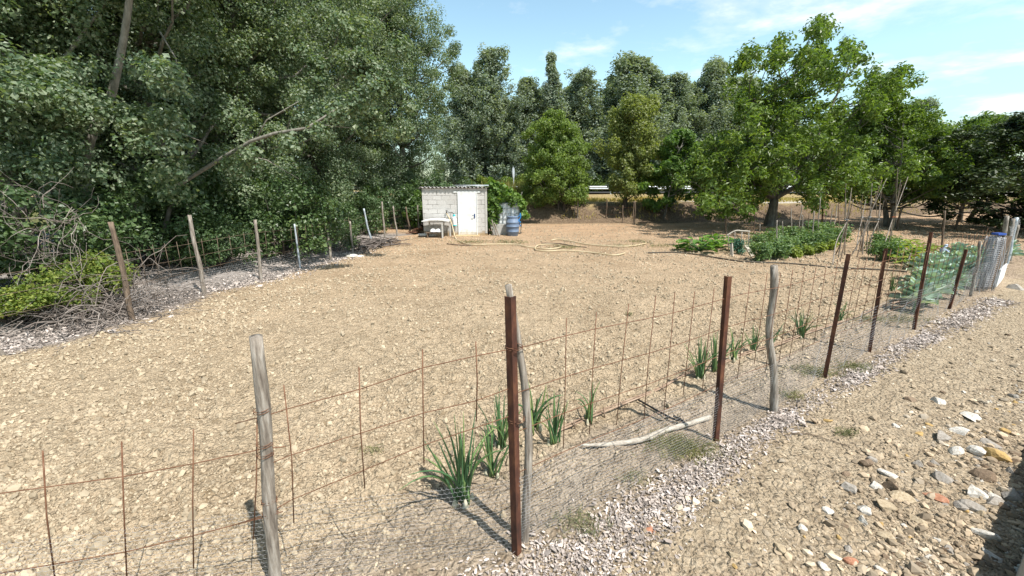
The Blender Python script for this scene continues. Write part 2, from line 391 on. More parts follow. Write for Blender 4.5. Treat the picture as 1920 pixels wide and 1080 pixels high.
def ground_mat():
    m, nt, N, L = new("earth")
    v = coords(nt)
    def at(nm):
        a = N.new("ShaderNodeAttribute"); a.attribute_name = nm; return a.outputs["Fac"]
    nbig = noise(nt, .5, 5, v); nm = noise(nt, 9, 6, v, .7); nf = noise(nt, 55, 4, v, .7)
    soil = ramp(nt, nbig, [(.405, .318, .218), (.495, .40, .285), (.455, .37, .265)], [.3, .5, .7])
    soil = mix(nt, 1.0, soil, ramp(nt, nm, [(.62, .58, .52), (1, 1, 1), (1.14, 1.13, 1.1)], [.32, .5, .72]), "MULTIPLY")
    vf = N.new("ShaderNodeSeparateXYZ"); L.new(v, vf.inputs[0])
    soil = mix(nt, ramp(nt, math_(nt, "MULTIPLY", vf.outputs[1], .04), [(0, 0, 0), (1, 1, 1)], [.2, .9]), soil, mix(nt, 1.0, soil, (1.12, .97, .90), "MULTIPLY"))
    soil = mix(nt, 1.0, soil, ramp(nt, nf, [(.78, .765, .74), (1.05, 1.045, 1.04)], [.36, .58]), "MULTIPLY")  # fine dark soil specks, also painting in the shaded gaps between clods
    npat = noise(nt, .9, 3, v)
    soil = mix(nt, 1.0, soil, ramp(nt, npat, [(.86, .85, .83), (1.06, 1.05, 1.04)], [.35, .65]), "MULTIPLY")
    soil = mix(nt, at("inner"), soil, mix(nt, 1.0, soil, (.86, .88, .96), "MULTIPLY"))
    path = ramp(nt, nm, [(.20, .15, .10), (.40, .315, .215), (.50, .41, .295)], [.3, .5, .7])
    path = mix(nt, ramp(nt, nf, [(0, 0, 0), (.6, .6, .6)], [.5, .65]), path, (.50, .425, .33))
    lit = ramp(nt, nm, [(.17, .145, .125), (.33, .29, .265), (.5, .46, .43)], [.3, .5, .7])
    straw = ramp(nt, nm, [(.2, .14, .07), (.37, .28, .14), (.48, .39, .2)], [.3, .5, .7])
    trk = ramp(nt, nm, [(.5, .45, .39), (.64, .59, .52)], [.3, .7])
    grs = ramp(nt, nm, [(.08, .10, .035), (.2, .2, .08)], [.3, .7])
    c = mix(nt, at("path"), soil, path); c = mix(nt, at("litter"), c, lit); c = mix(nt, at("straw"), c, straw)
    c = mix(nt, at("bank"), c, ramp(nt, nm, [(.085, .06, .042), (.19, .135, .09), (.30, .225, .15)], [.3, .5, .7])); c = mix(nt, at("track"), c, trk); c = mix(nt, at("grass"), c, grs)
    vo = N.new("ShaderNodeTexVoronoi"); vo.inputs["Scale"].default_value = 16; L.new(v, vo.inputs["Vector"])
    h = math_(nt, "ADD", math_(nt, "MULTIPLY", nm, 1.3), math_(nt, "MULTIPLY", vo.outputs["Distance"], -.6))
    vo2 = N.new("ShaderNodeTexVoronoi"); vo2.feature = "DISTANCE_TO_EDGE"; vo2.inputs["Scale"].default_value = 21; L.new(mix(nt, .06, v, noise(nt, 6, 3, v)), vo2.inputs["Vector"])
    h = math_(nt, "ADD", h, math_(nt, "MULTIPLY", math_(nt, "MINIMUM", vo2.outputs["Distance"], .25), 1.6))
    b1 = bump(nt, h, 1.0, .045); b2 = bump(nt, nf, .7, .012, b1)
    out(nt, princ(nt, c, .95, b2, 0, .15)); return m
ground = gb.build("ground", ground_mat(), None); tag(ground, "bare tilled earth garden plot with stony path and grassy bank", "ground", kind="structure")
def setattr_(nm, val):
    a = ground.data.attributes.new(nm, "FLOAT", "POINT"); a.data.foreach_set("value", val.astype(np.float32).ravel())
o_ = outside(X, Y) + (vn(X * 2, Y * 2, 31) - .5) * .5
setattr_("path", sstep(-.1, .4, o_) * (1 - sstep(25, 35, Y)))
lx_ = leftx(Y) - X + (vn(X * 2, Y * 2, 32) - .5) * .4
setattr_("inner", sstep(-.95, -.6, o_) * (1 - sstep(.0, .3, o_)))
setattr_("litter", sstep(-.35, .05, lx_) * (1 - sstep(19.5, 21, Y)) * sstep(4, 5.2, Y))
fy = Y - foot(X)
bnk = sstep(-.3, .2, fy) * (1 - sstep(1.7, 2.8, fy + (vn(X * 1.2, Y * 1.2, 35) - .5) * 1.6))
setattr_("bank", bnk)
setattr_("straw", sstep(-.4, .3, fy) * (1 - sstep(60, 80, Y)))
setattr_("track", sstep(2.6, 3.0, fy) * (1 - sstep(6.0, 6.5, fy)) * sstep(11, 13, X))
setattr_("grass", np.clip(sstep(58, 75, Y) + sstep(2, 3, lx_) * sstep(20, 22, Y) * (1 - sstep(30, 40, Y)) + sstep(80, 120, np.abs(X)), 0, 1) * .9)
_gx, _gy = xs, ys
def gz(x, y):
    i = min(max(int(np.searchsorted(ys, y)), 1), len(ys) - 1); j = min(max(int(np.searchsorted(xs, x)), 1), len(xs) - 1)
    ty = (y - ys[i - 1]) / (ys[i] - ys[i - 1]); tx = (x - xs[j - 1]) / (xs[j] - xs[j - 1])
    return float((Z[i - 1, j - 1] * (1 - tx) + Z[i - 1, j] * tx) * (1 - ty) + (Z[i, j - 1] * (1 - tx) + Z[i, j] * tx) * ty)
def gzv(x, y):
    i = np.clip(np.searchsorted(ys, y), 1, len(ys) - 1); j = np.clip(np.searchsorted(xs, x), 1, len(xs) - 1)
    ty = (y - ys[i - 1]) / (ys[i] - ys[i - 1]); tx = (x - xs[j - 1]) / (xs[j] - xs[j - 1])
    return (Z[i - 1, j - 1] * (1 - tx) + Z[i - 1, j] * tx) * (1 - ty) + (Z[i, j - 1] * (1 - tx) + Z[i, j] * tx) * ty

# paved road behind the guard rail
rb = B(); xr = np.linspace(-120, 160, 60); 
rb.grid(np.stack([np.stack([xr, np.full_like(xr, yy), np.full_like(xr, 1.42)], -1) for yy in (44.6, 47.8, 51)], 0))
road = rb.build("road", M("asphalt", [(.045, .045, .047), (.07, .07, .07)], 3, bmp=.2)); tag(road, "asphalt road behind the guard rail", "road", kind="structure")

# ------------------------------------------------------------------ loose stuff: clods, chips, gravel
ICO_V = None
def ico():
    t = (1 + 5 ** .5) / 2
    v = np.array([[-1, t, 0], [1, t, 0], [-1, -t, 0], [1, -t, 0], [0, -1, t], [0, 1, t], [0, -1, -t], [0, 1, -t], [t, 0, -1], [t, 0, 1], [-t, 0, -1], [-t, 0, 1]], float)
    v /= np.linalg.norm(v[0])
    f = np.array([[0, 11, 5], [0, 5, 1], [0, 1, 7], [0, 7, 10], [0, 10, 11], [1, 5, 9], [5, 11, 4], [11, 10, 2], [10, 7, 6], [7, 1, 8], [3, 9, 4], [3, 4, 2], [3, 2, 6], [3, 6, 8], [3, 8, 9], [4, 9, 5], [2, 4, 11], [6, 2, 10], [8, 6, 7], [9, 8, 1]])
    return v, f
IV, IF = ico()
def rotmats(n, tilt=math.pi):
    a = rng.random(n) * 2 * math.pi; ca, sa = np.cos(a), np.sin(a)
    b = (rng.random(n) - .5) * tilt; cb, sb = np.cos(b), np.sin(b)
    Rz = np.zeros((n, 3, 3)); Rz[:, 0, 0] = ca; Rz[:, 0, 1] = -sa; Rz[:, 1, 0] = sa; Rz[:, 1, 1] = ca; Rz[:, 2, 2] = 1
    Rx = np.zeros((n, 3, 3)); Rx[:, 0, 0] = 1; Rx[:, 1, 1] = cb; Rx[:, 1, 2] = -sb; Rx[:, 2, 1] = sb; Rx[:, 2, 2] = cb
    a2 = rng.random(n) * 2 * math.pi; c2, s2 = np.cos(a2), np.sin(a2)
    R2 = np.zeros((n, 3, 3)); R2[:, 0, 0] = c2; R2[:, 0, 1] = -s2; R2[:, 1, 0] = s2; R2[:, 1, 1] = c2; R2[:, 2, 2] = 1
    return R2 @ Rx @ Rz
OV = np.array([[1, 0, 0], [-1, 0, 0], [0, 1, 0], [0, -1, 0], [0, 0, 1], [0, 0, -1.]]); OF = np.array([[0, 2, 4], [2, 1, 4], [1, 3, 4], [3, 0, 4], [2, 0, 5], [1, 2, 5], [3, 1, 5], [0, 3, 5]])
def lumps(bld, C, S, flat=(.7, 1.0), tilt=1.0, jit=.22, lod=False):
    n = len(C); BV, BF = (OV, OF) if lod else (IV, IF); k = len(BV)
    if n == 0: return
    V = BV[None] * (1 + (rng.random((n, k, 1)) - .5) * 2 * jit)
    sc = np.stack([np.ones(n), .6 + .4 * rng.random(n), flat[0] + (flat[1] - flat[0]) * rng.random(n)], -1)
    V = V * sc[:, None] * S[:, None, None]
    V = np.einsum("nij,nkj->nki", rotmats(n, tilt), V) + C[:, None]
    bld.add(V.reshape(-1, 3), (BF[None] + np.arange(n)[:, None, None] * k).reshape(-1, 3))
def scatter_screen(n, y0, y1, x0=-200, x1=2120):
    px = x0 + rng.random(n) * (x1 - x0); py = y0 + rng.random(n) * (y1 - y0)
    u = (px - 960) / F; v = (py - 540) / F; d = SP + v * CP; t = H / d
    return u * t, (CP - v * SP) * t
# clods: sown with the density of a tilled field, fewest where it lies farthest
x, y = scatter_screen(360000, 416, 1180)
k = (rng.random(len(x)) < in_field(x, y) * (.45 + .55 * sstep(.25, .6, vn(x * 1.3, y * 1.3, 77))))
o_ = outside(x, y); k &= rng.random(len(x)) < 1 - .6 * sstep(-1.0, -.7, o_)
r_ = np.hypot(x, y); k &= rng.random(len(x)) < (.22 + .78 * sstep(2.5, 9, r_)) * (.45 + .55 * sstep(.3, .6, vn(x * .8 + 9, y * 1.1, 78)) * (1 - .5 * sstep(-1.5, -4, x) * (1 - sstep(4, 7, y))))
x, y = x[k], y[k]; r = np.hypot(x, y)
S = np.clip(.0034 * np.exp(rng.normal(size=len(x)) * .6), .0025, .03) * (1 + r * .27)
S = np.minimum(S, .042)
cb = B(); far_ = r > 6
for m_, lod in ((~far_, False), (far_, True)):
    lumps(cb, np.stack([x, y, gzv(x, y) + S * (.12 + .22 * np.clip(r / 8, 0, 1))], -1)[m_], S[m_], (.7, 1.15), 1.8, .35, lod)
o = cb.build("soil_clods", CLOD, None, smooth=False); tag(o, "dry tan clods of earth strewn over the tilled plot", "soil", kind="stuff")

def flakes(bld, x, y, S, lift=.01):
    n = len(x); C = np.stack([x, y, gzv(x, y) + lift * rng.random(n) + S * .12], -1)
    V = np.array([[-1, -.35, 0], [-.2, -.5, .1], [1, -.2, 0], [.9, .3, 0], [0, .45, .12], [-.8, .3, 0]])
    V = np.concatenate([V, V * [.9, .9, 1] - [0, 0, .14]])[None] * (1 + (rng.random((n, 12, 1)) - .5) * .5) * S[:, None, None]
    V = np.einsum("nij,nkj->nki", rotmats(n, 2.2), V) + C[:, None]
    f6 = np.array([[0, 1, 2, 3, 4, 5], [11, 10, 9, 8, 7, 6]]); f4 = np.array([[i, (i + 1) % 6 + 0, (i + 1) % 6 + 6, i + 6] for i in range(6)])[:, ::-1]
    off = np.arange(n)[:, None, None] * 12
    bld.add(V.reshape(-1, 3), (f6[None] + off).reshape(-1, 6), (f4[None] + off).reshape(-1, 4))
# pale chip strip outside the right fence
def chip_w(s):   # centre offset and half width of the strip along the fence
    return np.interp(s, [-1, 0, 1.2, 2.5, 4, 7, 10, 13], [.34, .30, .24, .20, .18, .22, .32, .4]), np.interp(s, [-1, 0, 1.2, 2.5, 4, 7, 10, 13], [.34, .30, .20, .14, .12, .15, .22, .2])
cb = B(); n = 25000
s = 12.5 * rng.random(n) ** 1.6 - .8; c, hw = chip_w(s); o_ = c + hw * rng.normal(size=n) * .55
k = rng.random(n) < (.35 + .65 * sstep(.3, .6, vn(s * 2.3, o_ * 3, 5))) * np.where((s > 3.3) & (s < 4.2), .4, 1)
s, o_ = s[k], o_[k]
x = CA[0] + FD[0] * s + FN[0] * o_; y = CA[1] + FD[1] * s + FN[1] * o_
S = .0088 * np.exp(rng.normal(size=len(x)) * .4) * (1 + .06 * s)
flakes(cb, x, y, S, .02)
# and along the foot of the left fence
n = 9000; y = 4.6 + 14 * rng.random(n) ** 1.3; x = leftx(y) - .1 + rng.normal(size=n) * .33 - .35 * (y < 9) 
flakes(cb, x, y, .02 * np.exp(rng.normal(size=n) * .35) * (1 + .02 * y), .02)
o = cb.build("bark_chips", CHIP, None, smooth=False); tag(o, "pale lilac grey chips strewn along the foot of both fences", "chips", kind="stuff")
# gravel and small rubble of the path
x, y = scatter_screen(80000, 540, 1150, 900, 2300)
oo = outside(x, y); k = (oo > .1) & (rng.random(len(x)) < np.clip(.10 + .6 * sstep(.6, 2.3, oo), 0, 1) * (.4 + .65 * sstep(.3, .6, vn(x * 2.2, y * 2.2, 41))))
x, y = x[k], y[k]; S = .0044 * np.exp(rng.normal(size=len(x)) * .75) * (1 + .14 * np.hypot(x, y))
cb = B(); lumps(cb, np.stack([x, y, gzv(x, y) + S * .2], -1), np.minimum(S, .04), (.35, .8), 1.2, .3)
o = cb.build("gravel", GRAV, None, smooth=False); tag(o, "mixed tan and grey gravel scattered over the path", "gravel", kind="stuff")

# ------------------------------------------------------------------ stones on the path
def stone_mesh(seed, kind, sx, sy, sz):
    g = np.random.default_rng(seed)
    b = B(); V = IV.copy(); F3 = IF
    # one subdivision, then cut by random planes for flat broken faces
    vs = [tuple(v) for v in V]; idx = {}; nf = []
    def midp(a, c):
        k = (min(a, c), max(a, c))
        if k not in idx:
            m_ = (np.array(vs[a]) + np.array(vs[c])) / 2; vs.append(tuple(m_ / np.linalg.norm(m_))); idx[k] = len(vs) - 1
        return idx[k]
    for a, c, d in F3:
        e, f_, h = midp(a, c), midp(c, d), midp(d, a); nf += [[a, e, h], [c, f_, e], [d, h, f_], [e, f_, h]]
    V = np.array(vs)
    for _ in range(9):
        nrm = g.normal(size=3); nrm /= np.linalg.norm(nrm); dd = .36 + .34 * g.random()
        ex = V @ nrm - dd; V = V - np.where(ex > 0, ex, 0)[:, None] * nrm
    V *= (1 + (g.random((len(V), 1)) - .5) * .14); V *= np.array([sx, sy, sz])
    b.add(V, np.array(nf)); return b.mesh("stone_" + kind, STONES[kind], False)
SM = {}
def stone(px, py, size_px, kind, label, group=None, flat=.6, seed=0, rz=None, elong=.75):
    p = P(px, py); s = size_px / F * (p[1] * CP + H * SP) / 2
    key = (kind, seed, round(flat, 1), elong)
    if key not in SM: SM[key] = stone_mesh(seed + 100, kind, 1, elong, flat)
    o = bpy.data.objects.new("stone" if kind != "red" else "brick_fragment", SM[key]); link(o)
    o.location = (p[0], p[1], gz(p[0], p[1]) + s * flat * .12); o.scale = (s * 1.2,) * 3
    o.rotation_euler = (random.uniform(-.2, .2), random.uniform(-.2, .2), random.uniform(0, 6.28) if rz is None else rz)
    tag(o, label, "brick fragment" if kind == "red" else "stone", group or "stones lying on the rubble path"); return o
big = [
 (1830, 932, 42, "white", "bright white angular stone resting on the grey block beside the red brick piece", .8),
 (1828, 958, 42, "grey", "grey block shaped stone right below the bright white angular one", .6),
 (1862, 944, 38, "grey", "flat grey stone right of the bright white angular one", .5),
 (1893, 938, 40, "grey", "pale grey stone beside the dark wall shadow at the right edge", .6),
 (1800, 950, 28, "grey", "small grey stone left of the white angular one under the red brick piece", .6),
 (1757, 933, 42, "red", "flat terracotta brick fragment left of the white angular stone", .25),
 (1507, 993, 21, "white", "small white stone standing alone left on the bare dirt", .8),
 (1553, 959, 24, "white", "low white flat stone above the small upright white one", .4),
 (1617, 962, 26, "white", "broken white and grey stone between the white flat one and the tan slab", .8),
 (1667, 1010, 42, "tan", "flat pale tan slab lying lowest among the path stones", .3),
 (1658, 950, 38, "tan", "tan wedge stone with a dark shaded face below the stone cluster", .5),
 (1725, 981, 40, "tan", "thin long pale slab lying below the red brick fragment", .2),
 (1846, 1010, 38, "white", "largest white lump of mortar rubble next to the low concrete wall", .8),
 (1855, 1045, 34, "white", "white crumbled mortar piece at the foot of the largest white lump", .6),
 (1773, 903, 42, "grey", "domed grey stone above the red brick fragment", .6),
 (1860, 860, 40, "ochre", "yellow ochre stone near the right edge above the domed grey one", .6),
 (1800, 812, 34, "white", "white chunk in the upper rubble heap", .8),
 (1820, 785, 42, "white", "long flat white stone at the top of the rubble heap", .3),
 (1787, 846, 30, "white", "white pebble stone at the lower left of the rubble heap", .6),
 (1768, 824, 40, "grey", "grey slanted stone on the left side of the rubble heap", .7),
 (1830, 851, 34, "white", "pale white stone left of the yellow ochre one", .6),
 (1853, 833, 40, "grey", "pale grey slab above the yellow ochre stone", .4),
 (1850, 897, 44, "brown", "dark brown stone between the ochre stone and the grey ones", .5),
 (1620, 872, 34, "brown", "dark stone at the top of the middle stone cluster", .7),
 (1663, 890, 34, "white", "pale flat stone on the right of the middle stone cluster", .4),
 (1590, 916, 38, "grey", "grey brown stone at the left of the middle stone cluster", .5),
 (1643, 915, 28, "white", "upright white stone at the foot of the middle cluster", .9),
 (1668, 917, 30, "brown", "round brown stone next to the upright white one", .8),
 (1690, 935, 38, "tan", "tan flat stone between the middle cluster and the red brick fragment", .35),
 (1217, 994, 22, "red", "orange brick chunk lying on the pale chip strip", .6),
 (1545, 1062, 20, "white", "small white chip stone at the bottom of the path", .5),
 (1650, 1070, 26, "white", "pale lump at the bottom edge below the tan slab", .7),
 (1595, 1052, 24, "red", "small red brown brick bit near the bottom of the path", .5),
 (1460, 1030, 26, "tan", "tan triangular stone at the bottom left of the path", .8),
 (1905, 541, 34, "grey", "boxy grey white stone on the path near the far gate", .6),
 (1705, 752, 26, "brown", "dark flat stone on the upper path right of the wooden post", .4),
 (1760, 755, 26, "white", "white pebble with a dark shaded side on the upper path", .6),
 (1640, 537, 22, "tan", "pale tan stone lying in the plot before the rusty posts", .5),
 (1550, 790, 18, "ochre", "small orange tan stone on the dirt by the chip strip", .5),
]
for i, (px, py, sz, k, lb, fl) in enumerate(big): stone(px, py, sz, k, lb, None, fl, i)
kinds = {"white": "small white stone scattered on the rubble path", "grey": "small grey stone scattered on the rubble path", "tan": "small tan stone scattered on the rubble path",
         "brown": "small dark brown stone scattered on the rubble path", "ochre": "small yellowish stone scattered on the rubble path"}
cnt = 0
while cnt < 255:
    px = 1918 - 560 * random.random() ** 1.25; py = random.uniform(575, 1075)
    p = P(px, py); oo = outside(p[0], p[1])
    if oo < .75 or random.random() > sstep(.6, 2.0, np.array(oo)) * .9 + .05: continue
    if vn(np.array(p[0] * 1.6), np.array(p[1] * 1.6), 60) < .38 and random.random() < .8: continue
    kd = random.choices(list(kinds), [2.5, 4, 4.5, 5, 1])[0]
    stone(px, py, random.choice([8, 9, 10, 12, 14, 18, 24]) * (.45 + .55 * (py - 500) / 580), kd, kinds[kd], "small stones scattered on the rubble path", random.choice([.4, .6, .8]), random.randint(0, 5))
    cnt += 1

# low concrete wall at the lower right corner
a = P(1895, 1080)[:2]; b_ = P(1945, 900)[:2]; d_ = (b_ - a) / np.linalg.norm(b_ - a); nn = np.array([d_[1], -d_[0]])
cwb = B()
c0 = a - d_ * 2.5 + nn * .22; L_ = 4.6
pts = []
for i in range(24):
    t = i / 23 * L_
    for (ox, oz) in ((-.2, -.1), (-.19, .30), (-.16, .34), (.16, .34), (.2, .30), (.2, -.1)):
        q = c0 + d_ * t + nn * (ox + rng.normal() * .006); pts.append([q[0], q[1], oz + rng.normal() * .008 * (oz > 0)])
cwb.grid(np.array(pts).reshape(24, 6, 3)); cwb.add(np.array(pts).reshape(24, 6, 3)[-1], [[0, 1, 2, 3, 4, 5]]); cwb.add(np.array(pts).reshape(24, 6, 3)[0], [[5, 4, 3, 2, 1, 0]])
o = cwb.build("concrete_wall", CONC, None, smooth=False, org=(c0[0], c0[1], 0)); tag(o, "low rough concrete wall at the edge of the stony path", "wall")

def smooth(p, k=6):
    p = np.array(p); m = len(p); t = np.linspace(0, m - 1, (m - 1) * k + 1); i = np.clip(t.astype(int), 0, m - 2); f = (t - i)[:, None]
    p0 = p[np.clip(i - 1, 0, m - 1)]; p1 = p[i]; p2 = p[i + 1]; p3 = p[np.clip(i + 2, 0, m - 1)]
    return .5 * (2 * p1 + (p2 - p0) * f + (2 * p0 - 5 * p1 + 4 * p2 - p3) * f * f + (3 * p1 - p0 - 3 * p2 + p3) * f ** 3)

# ------------------------------------------------------------------ posts & fences
def post(bld, base, top, r0, r1=None, n=10, wob=.012, jit=.06, flatcap=True, sink=.15):
    base = np.array(base, float); top = np.array(top, float); r1 = r1 or r0 * .85
    d = top - base; b0 = base - d / np.linalg.norm(d) * sink; m = 14
    t = np.linspace(0, 1, m); p = b0 + (top - b0) * t[:, None]
    ph = rng.random(4) * 6.28
    p[:, 0] += wob * (np.sin(t * 5 + ph[0]) + .5 * np.sin(t * 11 + ph[1])) * t * (1 - t) * 3; p[:, 1] += wob * np.sin(t * 6 + ph[2]) * t * (1 - t) * 3
    bld.tube(p, (r0 + (r1 - r0) * t) * (1 + .06 * np.sin(t * 17 + ph[3])), n, True, jit); return bld
def angle_post(bld, base, top, w=.05, t=.006, yaw=0.0):
    """steel angle profile"""
    base = np.array(base, float) - [0, 0, .15]; top = np.array(top, float)
    prof = np.array([[0, 0], [w, 0], [w, t], [t, t], [t, w], [0, w]]) - [w * .35, w * .35]
    c, s_ = math.cos(yaw), math.sin(yaw); prof = prof @ np.array([[c, s_], [-s_, c]])
    V = np.concatenate([np.c_[prof + base[:2], np.full(6, base[2])], np.c_[prof + top[:2], np.full(6, top[2])]])
    bld.add(V, [[i, (i + 1) % 6, (i + 1) % 6 + 6, i + 6] for i in range(6)], [[0, 5, 4, 3, 2, 1], [6, 7, 8, 9, 10, 11]]); return bld
def hexnet(A, Bp, z0, z1, cell, r, wave=.015, seed=3, zf=None):
    """hexagonal netting between two ground points"""
    A = np.array(A, float); Bp = np.array(Bp, float); Ld = np.linalg.norm(Bp - A); d = (Bp - A) / Ld; nrm = np.array([d[1], -d[0]])
    nx = int(Ld / cell); nz = int((z1 - z0) / (cell * .87)); 
    i, j = np.meshgrid(np.arange(nx), np.arange(nz), indexing="ij"); i = i.ravel(); j = j.ravel()
    cx = (i + .5 * (j % 2)) * cell; cz = z0 + j * cell * .87; h = cell / 2; q = cell * .29
    # hexagon corners (pointy top): draw the three lower edges of every cell
    pts = [(cx - h, cz + q * .6), (cx - h, cz - q * .6), (cx, cz - q * 1.25), (cx + h, cz - q * .6)]
    P0 = np.concatenate([np.stack(pts[k], -1) for k in range(3)]); P1 = np.concatenate([np.stack(pts[k + 1], -1) for k in range(3)])
    def w3(p):
        sgn = wave * ((vn(p[:, 0] * 3, p[:, 1] * 3, seed) - .5) * 2 + .5 * (vn(p[:, 0] * 9, p[:, 1] * 7, seed + 1) - .5))
        xy = A + d * np.clip(p[:, :1], 0, Ld) + nrm * sgn[:, None]
        zz = p[:, 1] + (.03 * (vn(p[:, 0] * 2, p[:, 1] * 0, seed + 2) - .5) * sstep(z0, z1, p[:, 1]))
        return np.c_[xy, zz]
    return w3(P0), w3(P1)
def wraps(bld, c, r, z, turns=2, wr=.0025):
    t = np.linspace(0, turns * 2 * math.pi, turns * 12); bld.tube(np.stack([c[0] + r * np.cos(t), c[1] + r * np.sin(t), z + t * .002], -1), wr, 4)

# --- front fence (left of the corner)
ff = thing("wire_fence", (WP[0], WP[1], 0), "rusty rebar mesh fence with a thick grey wooden post in the foreground", "fence", "wire fences round the plot")
ptop = onplane(480, 630, CA, WP)
b = B(); post(b, (WP[0], WP[1], 0), ptop, .034, .031, 14, .012, .07); wp_o = b.build("wooden_post", WOOD, ff)
tag(wp_o, "thick cracked grey wooden post")
for zz in (1.13, .93, .87, .58, .50):
    b = B(); c = np.array([WP[0], WP[1], 0]) + (np.array(ptop) - [WP[0], WP[1], 0]) * zz / ptop[2]; wraps(b, c, .039, zz); b.build("wire_tie", RUSTW, ff)
rods = [((80, 845), (103, 1085)), ((228, 828), (238, 1085)), ((363, 805), (363, 1065)), ((482, 785), (475, 1010)), ((532, 722), (551, 980)), ((673, 688), (684, 915)), ((792, 655), (795, 872)), ((892, 640), (893, 790))]
wires = [[(-120, 945), (0, 926), (228, 895), (363, 870), (490, 843), (535, 838)], [(-120, 1100), (0, 1076), (235, 1036), (363, 1005), (490, 972), (530, 960)],
         [(440, 795), (505, 778), (536, 768), (676, 730), (793, 690), (892, 668), (958, 655)], [(470, 885), (500, 873), (542, 855), (679, 812), (794, 775), (893, 752), (958, 728)], [(440, 985), (500, 965), (546, 938), (683, 882), (795, 835), (900, 800), (964, 778)]]
b = B()
for t_, q in rods:
    p0 = onplane(*q, CA, WP); p1 = onplane(*t_, CA, WP); mid = (p0 + p1) / 2 + rng.normal(size=3) * .006
    b.tube(np.array([p0, mid, p1]), .0037, 6)
for wl_ in wires: b.tube(np.array([onplane(*q, CA, WP) for q in wl_]) + [0, .004, 0], .0030, 6)
b.build("rebar_mesh", RUSTW, ff)
b = B(); Lx = CA + (WP - CA) * 2.6
b.prisms(*hexnet(CA, Lx, .02, .56, .031, .0011), .0008); b.build("chicken_wire", GALV, ff)

# --- right fence
rf = thing("wire_fence", (CA[0], CA[1], 0), "long wire fence with rusty steel posts running from the corner along the path", "fence", "wire fences round the plot")
ct = D(957, 556, CA[1])
b = B(); angle_post(b, (CA[0], CA[1] - .03, 0), ct, .046, .006, R(52)); tag(b.build("metal_post", RUST, rf, smooth=False), "reddish angle iron post at the corner")
b = B(); c2 = P(984, 1012)
pp = np.array([c2 - [0, 0, .15], c2, D(992, 830, 2.33), D(984, 720, 2.33), D(968, 620, 2.33), D(953, 534, 2.33)])
tt = np.linspace(0, 5, 22); pp = np.stack([np.interp(tt, np.arange(6), pp[:, k]) for k in range(3)], -1)
b.tube(pp, np.linspace(.030, .019, 22), 10, True, .05); tag(b.build("wooden_post", WOOD, rf), "bent grey wooden pole tied behind the corner iron")
for zz in (1.38, .92):
    b = B(); wraps(b, (CA[0] + (ct[0] - CA[0]) * zz / ct[2] + .012, CA[1] + .02, 0), .052, zz); b.build("wire_tie", RUSTW, rf)
rposts = [(1343, 828, 1365, 518, "m"), (1450, 770, 1451, 498, "w"), (1547, 710, 1592, 476, "m"), (1632, 660, 1665, 467, "m"), (1715, 618, 1747, 435, "m"), (1780, 580, 1815, 468, "m"), (1820, 556, 1838, 452, "w")]
for bx, by, tx, ty, k in rposts:
    q = P(bx, by); t = D(tx, ty, q[1]); b = B()
    if k == "m":
        t[1] += (rng.random() - .5) * .05; angle_post(b, q, t, .042, .006, R(35 + random.uniform(-25, 25))); b.build("metal_post", RUST, rf, smooth=False)
    else:
        post(b, q, t, .037 if bx == 1450 else .03, .033 if bx == 1450 else .024, 12, .04, .08); tag(b.build("wooden_post", WOOD, rf), "knotty grey wooden post")
b = B(); Lr = float(np.linalg.norm(CB - CA))
s = .38
while s < Lr:
    q = CA + FD * s - FN * .02; zt = 1.52 - .012 * s + rng.normal() * .02; zb = .55 + rng.normal() * .05
    b.tube([[q[0] + rng.normal() * .006, q[1], zb], [q[0], q[1], 1.0], [q[0] + rng.normal() * .01, q[1], zt]], .0032, 5); s += .27 + .02 * rng.normal()
for z0, z1 in ((1.38, 1.24), (1.10, 1.0), (.84, .78), (.55, .5)):
    m = 40; t = np.linspace(0, 1, m); sag = .02 * np.sin(t * 40) 
    b.tube(np.stack([CA[0] + FD[0] * t * Lr - FN[0] * .024, CA[1] + FD[1] * t * Lr - FN[1] * .024, z0 + (z1 - z0) * t + sag * .5], -1), .0030, 5)
b.build("rebar_mesh", RUSTW, rf)
b = B(); q1 = CA + FD * 4.2; q2 = CA + FD * (Lr + .6)
b.prisms(*hexnet(CA, q1, .02, .60, .031, .001, .03, 8), .0008); b.prisms(*hexnet(q1, q2, .02, .75, .045, .0014, .05, 12), .0011)
b.build("chicken_wire", GALV, rf)

# --- left fence
lf = thing("wire_fence", (*LF[3], 0), "wire fence of leaning thin wooden posts below the dark trees", "fence", "wire fences round the plot")
lposts = [(0, 668, -8, 640, .04, "w"), (250, 600, 207, 416, .045, "b"), (383, 550, 355, 403, .045, "w"), (490, 525, 478, 412, .04, "w"), (563, 504, 552, 420, .028, "g"), (620, 488, 614, 430, .04, "w"),
          (662, 474, 656, 415, .04, "w"), (697, 457, 682, 391, .042, "g2"), (722, 447, 716, 378, .042, "w"), (745, 443, 737, 387, .042, "w"), (769, 437, 761, 388, .045, "b"), (785, 434, 783, 385, .04, "w")]
for bx, by, tx, ty, r_, k in lposts:
    q = P(bx, by); t = D(tx, ty, q[1]); b = B()
    post(b, q, t, r_, r_ * .8, 10, .02 if k != "g" else .002, .05 if k != "g" else 0)
    o = b.build("wooden_post" if k[0] != "g" else "metal_post", {"w": WOOD, "b": WOODB, "g": GALVP, "g2": GALVP}[k], lf)
    if k == "g": tag(o, "pale blue grey metal pole")
b = B()
def leftpt(yv, z): return [float(leftx(np.array(yv))) - .06, yv, z]
for yv in np.arange(7.2, 14.5, .3): b.tube([leftpt(yv, .45 + rng.normal() * .03), leftpt(yv + rng.normal() * .02, 1.2 + rng.normal() * .02)], .004, 5)
for z_ in (1.12, .84, .55): b.tube([leftpt(yv, z_ + .03 * math.sin(yv * 2)) for yv in np.arange(5, 19.5, .4)], .0038, 5)
b.build("rebar_mesh", WOODB, lf)
b = B()
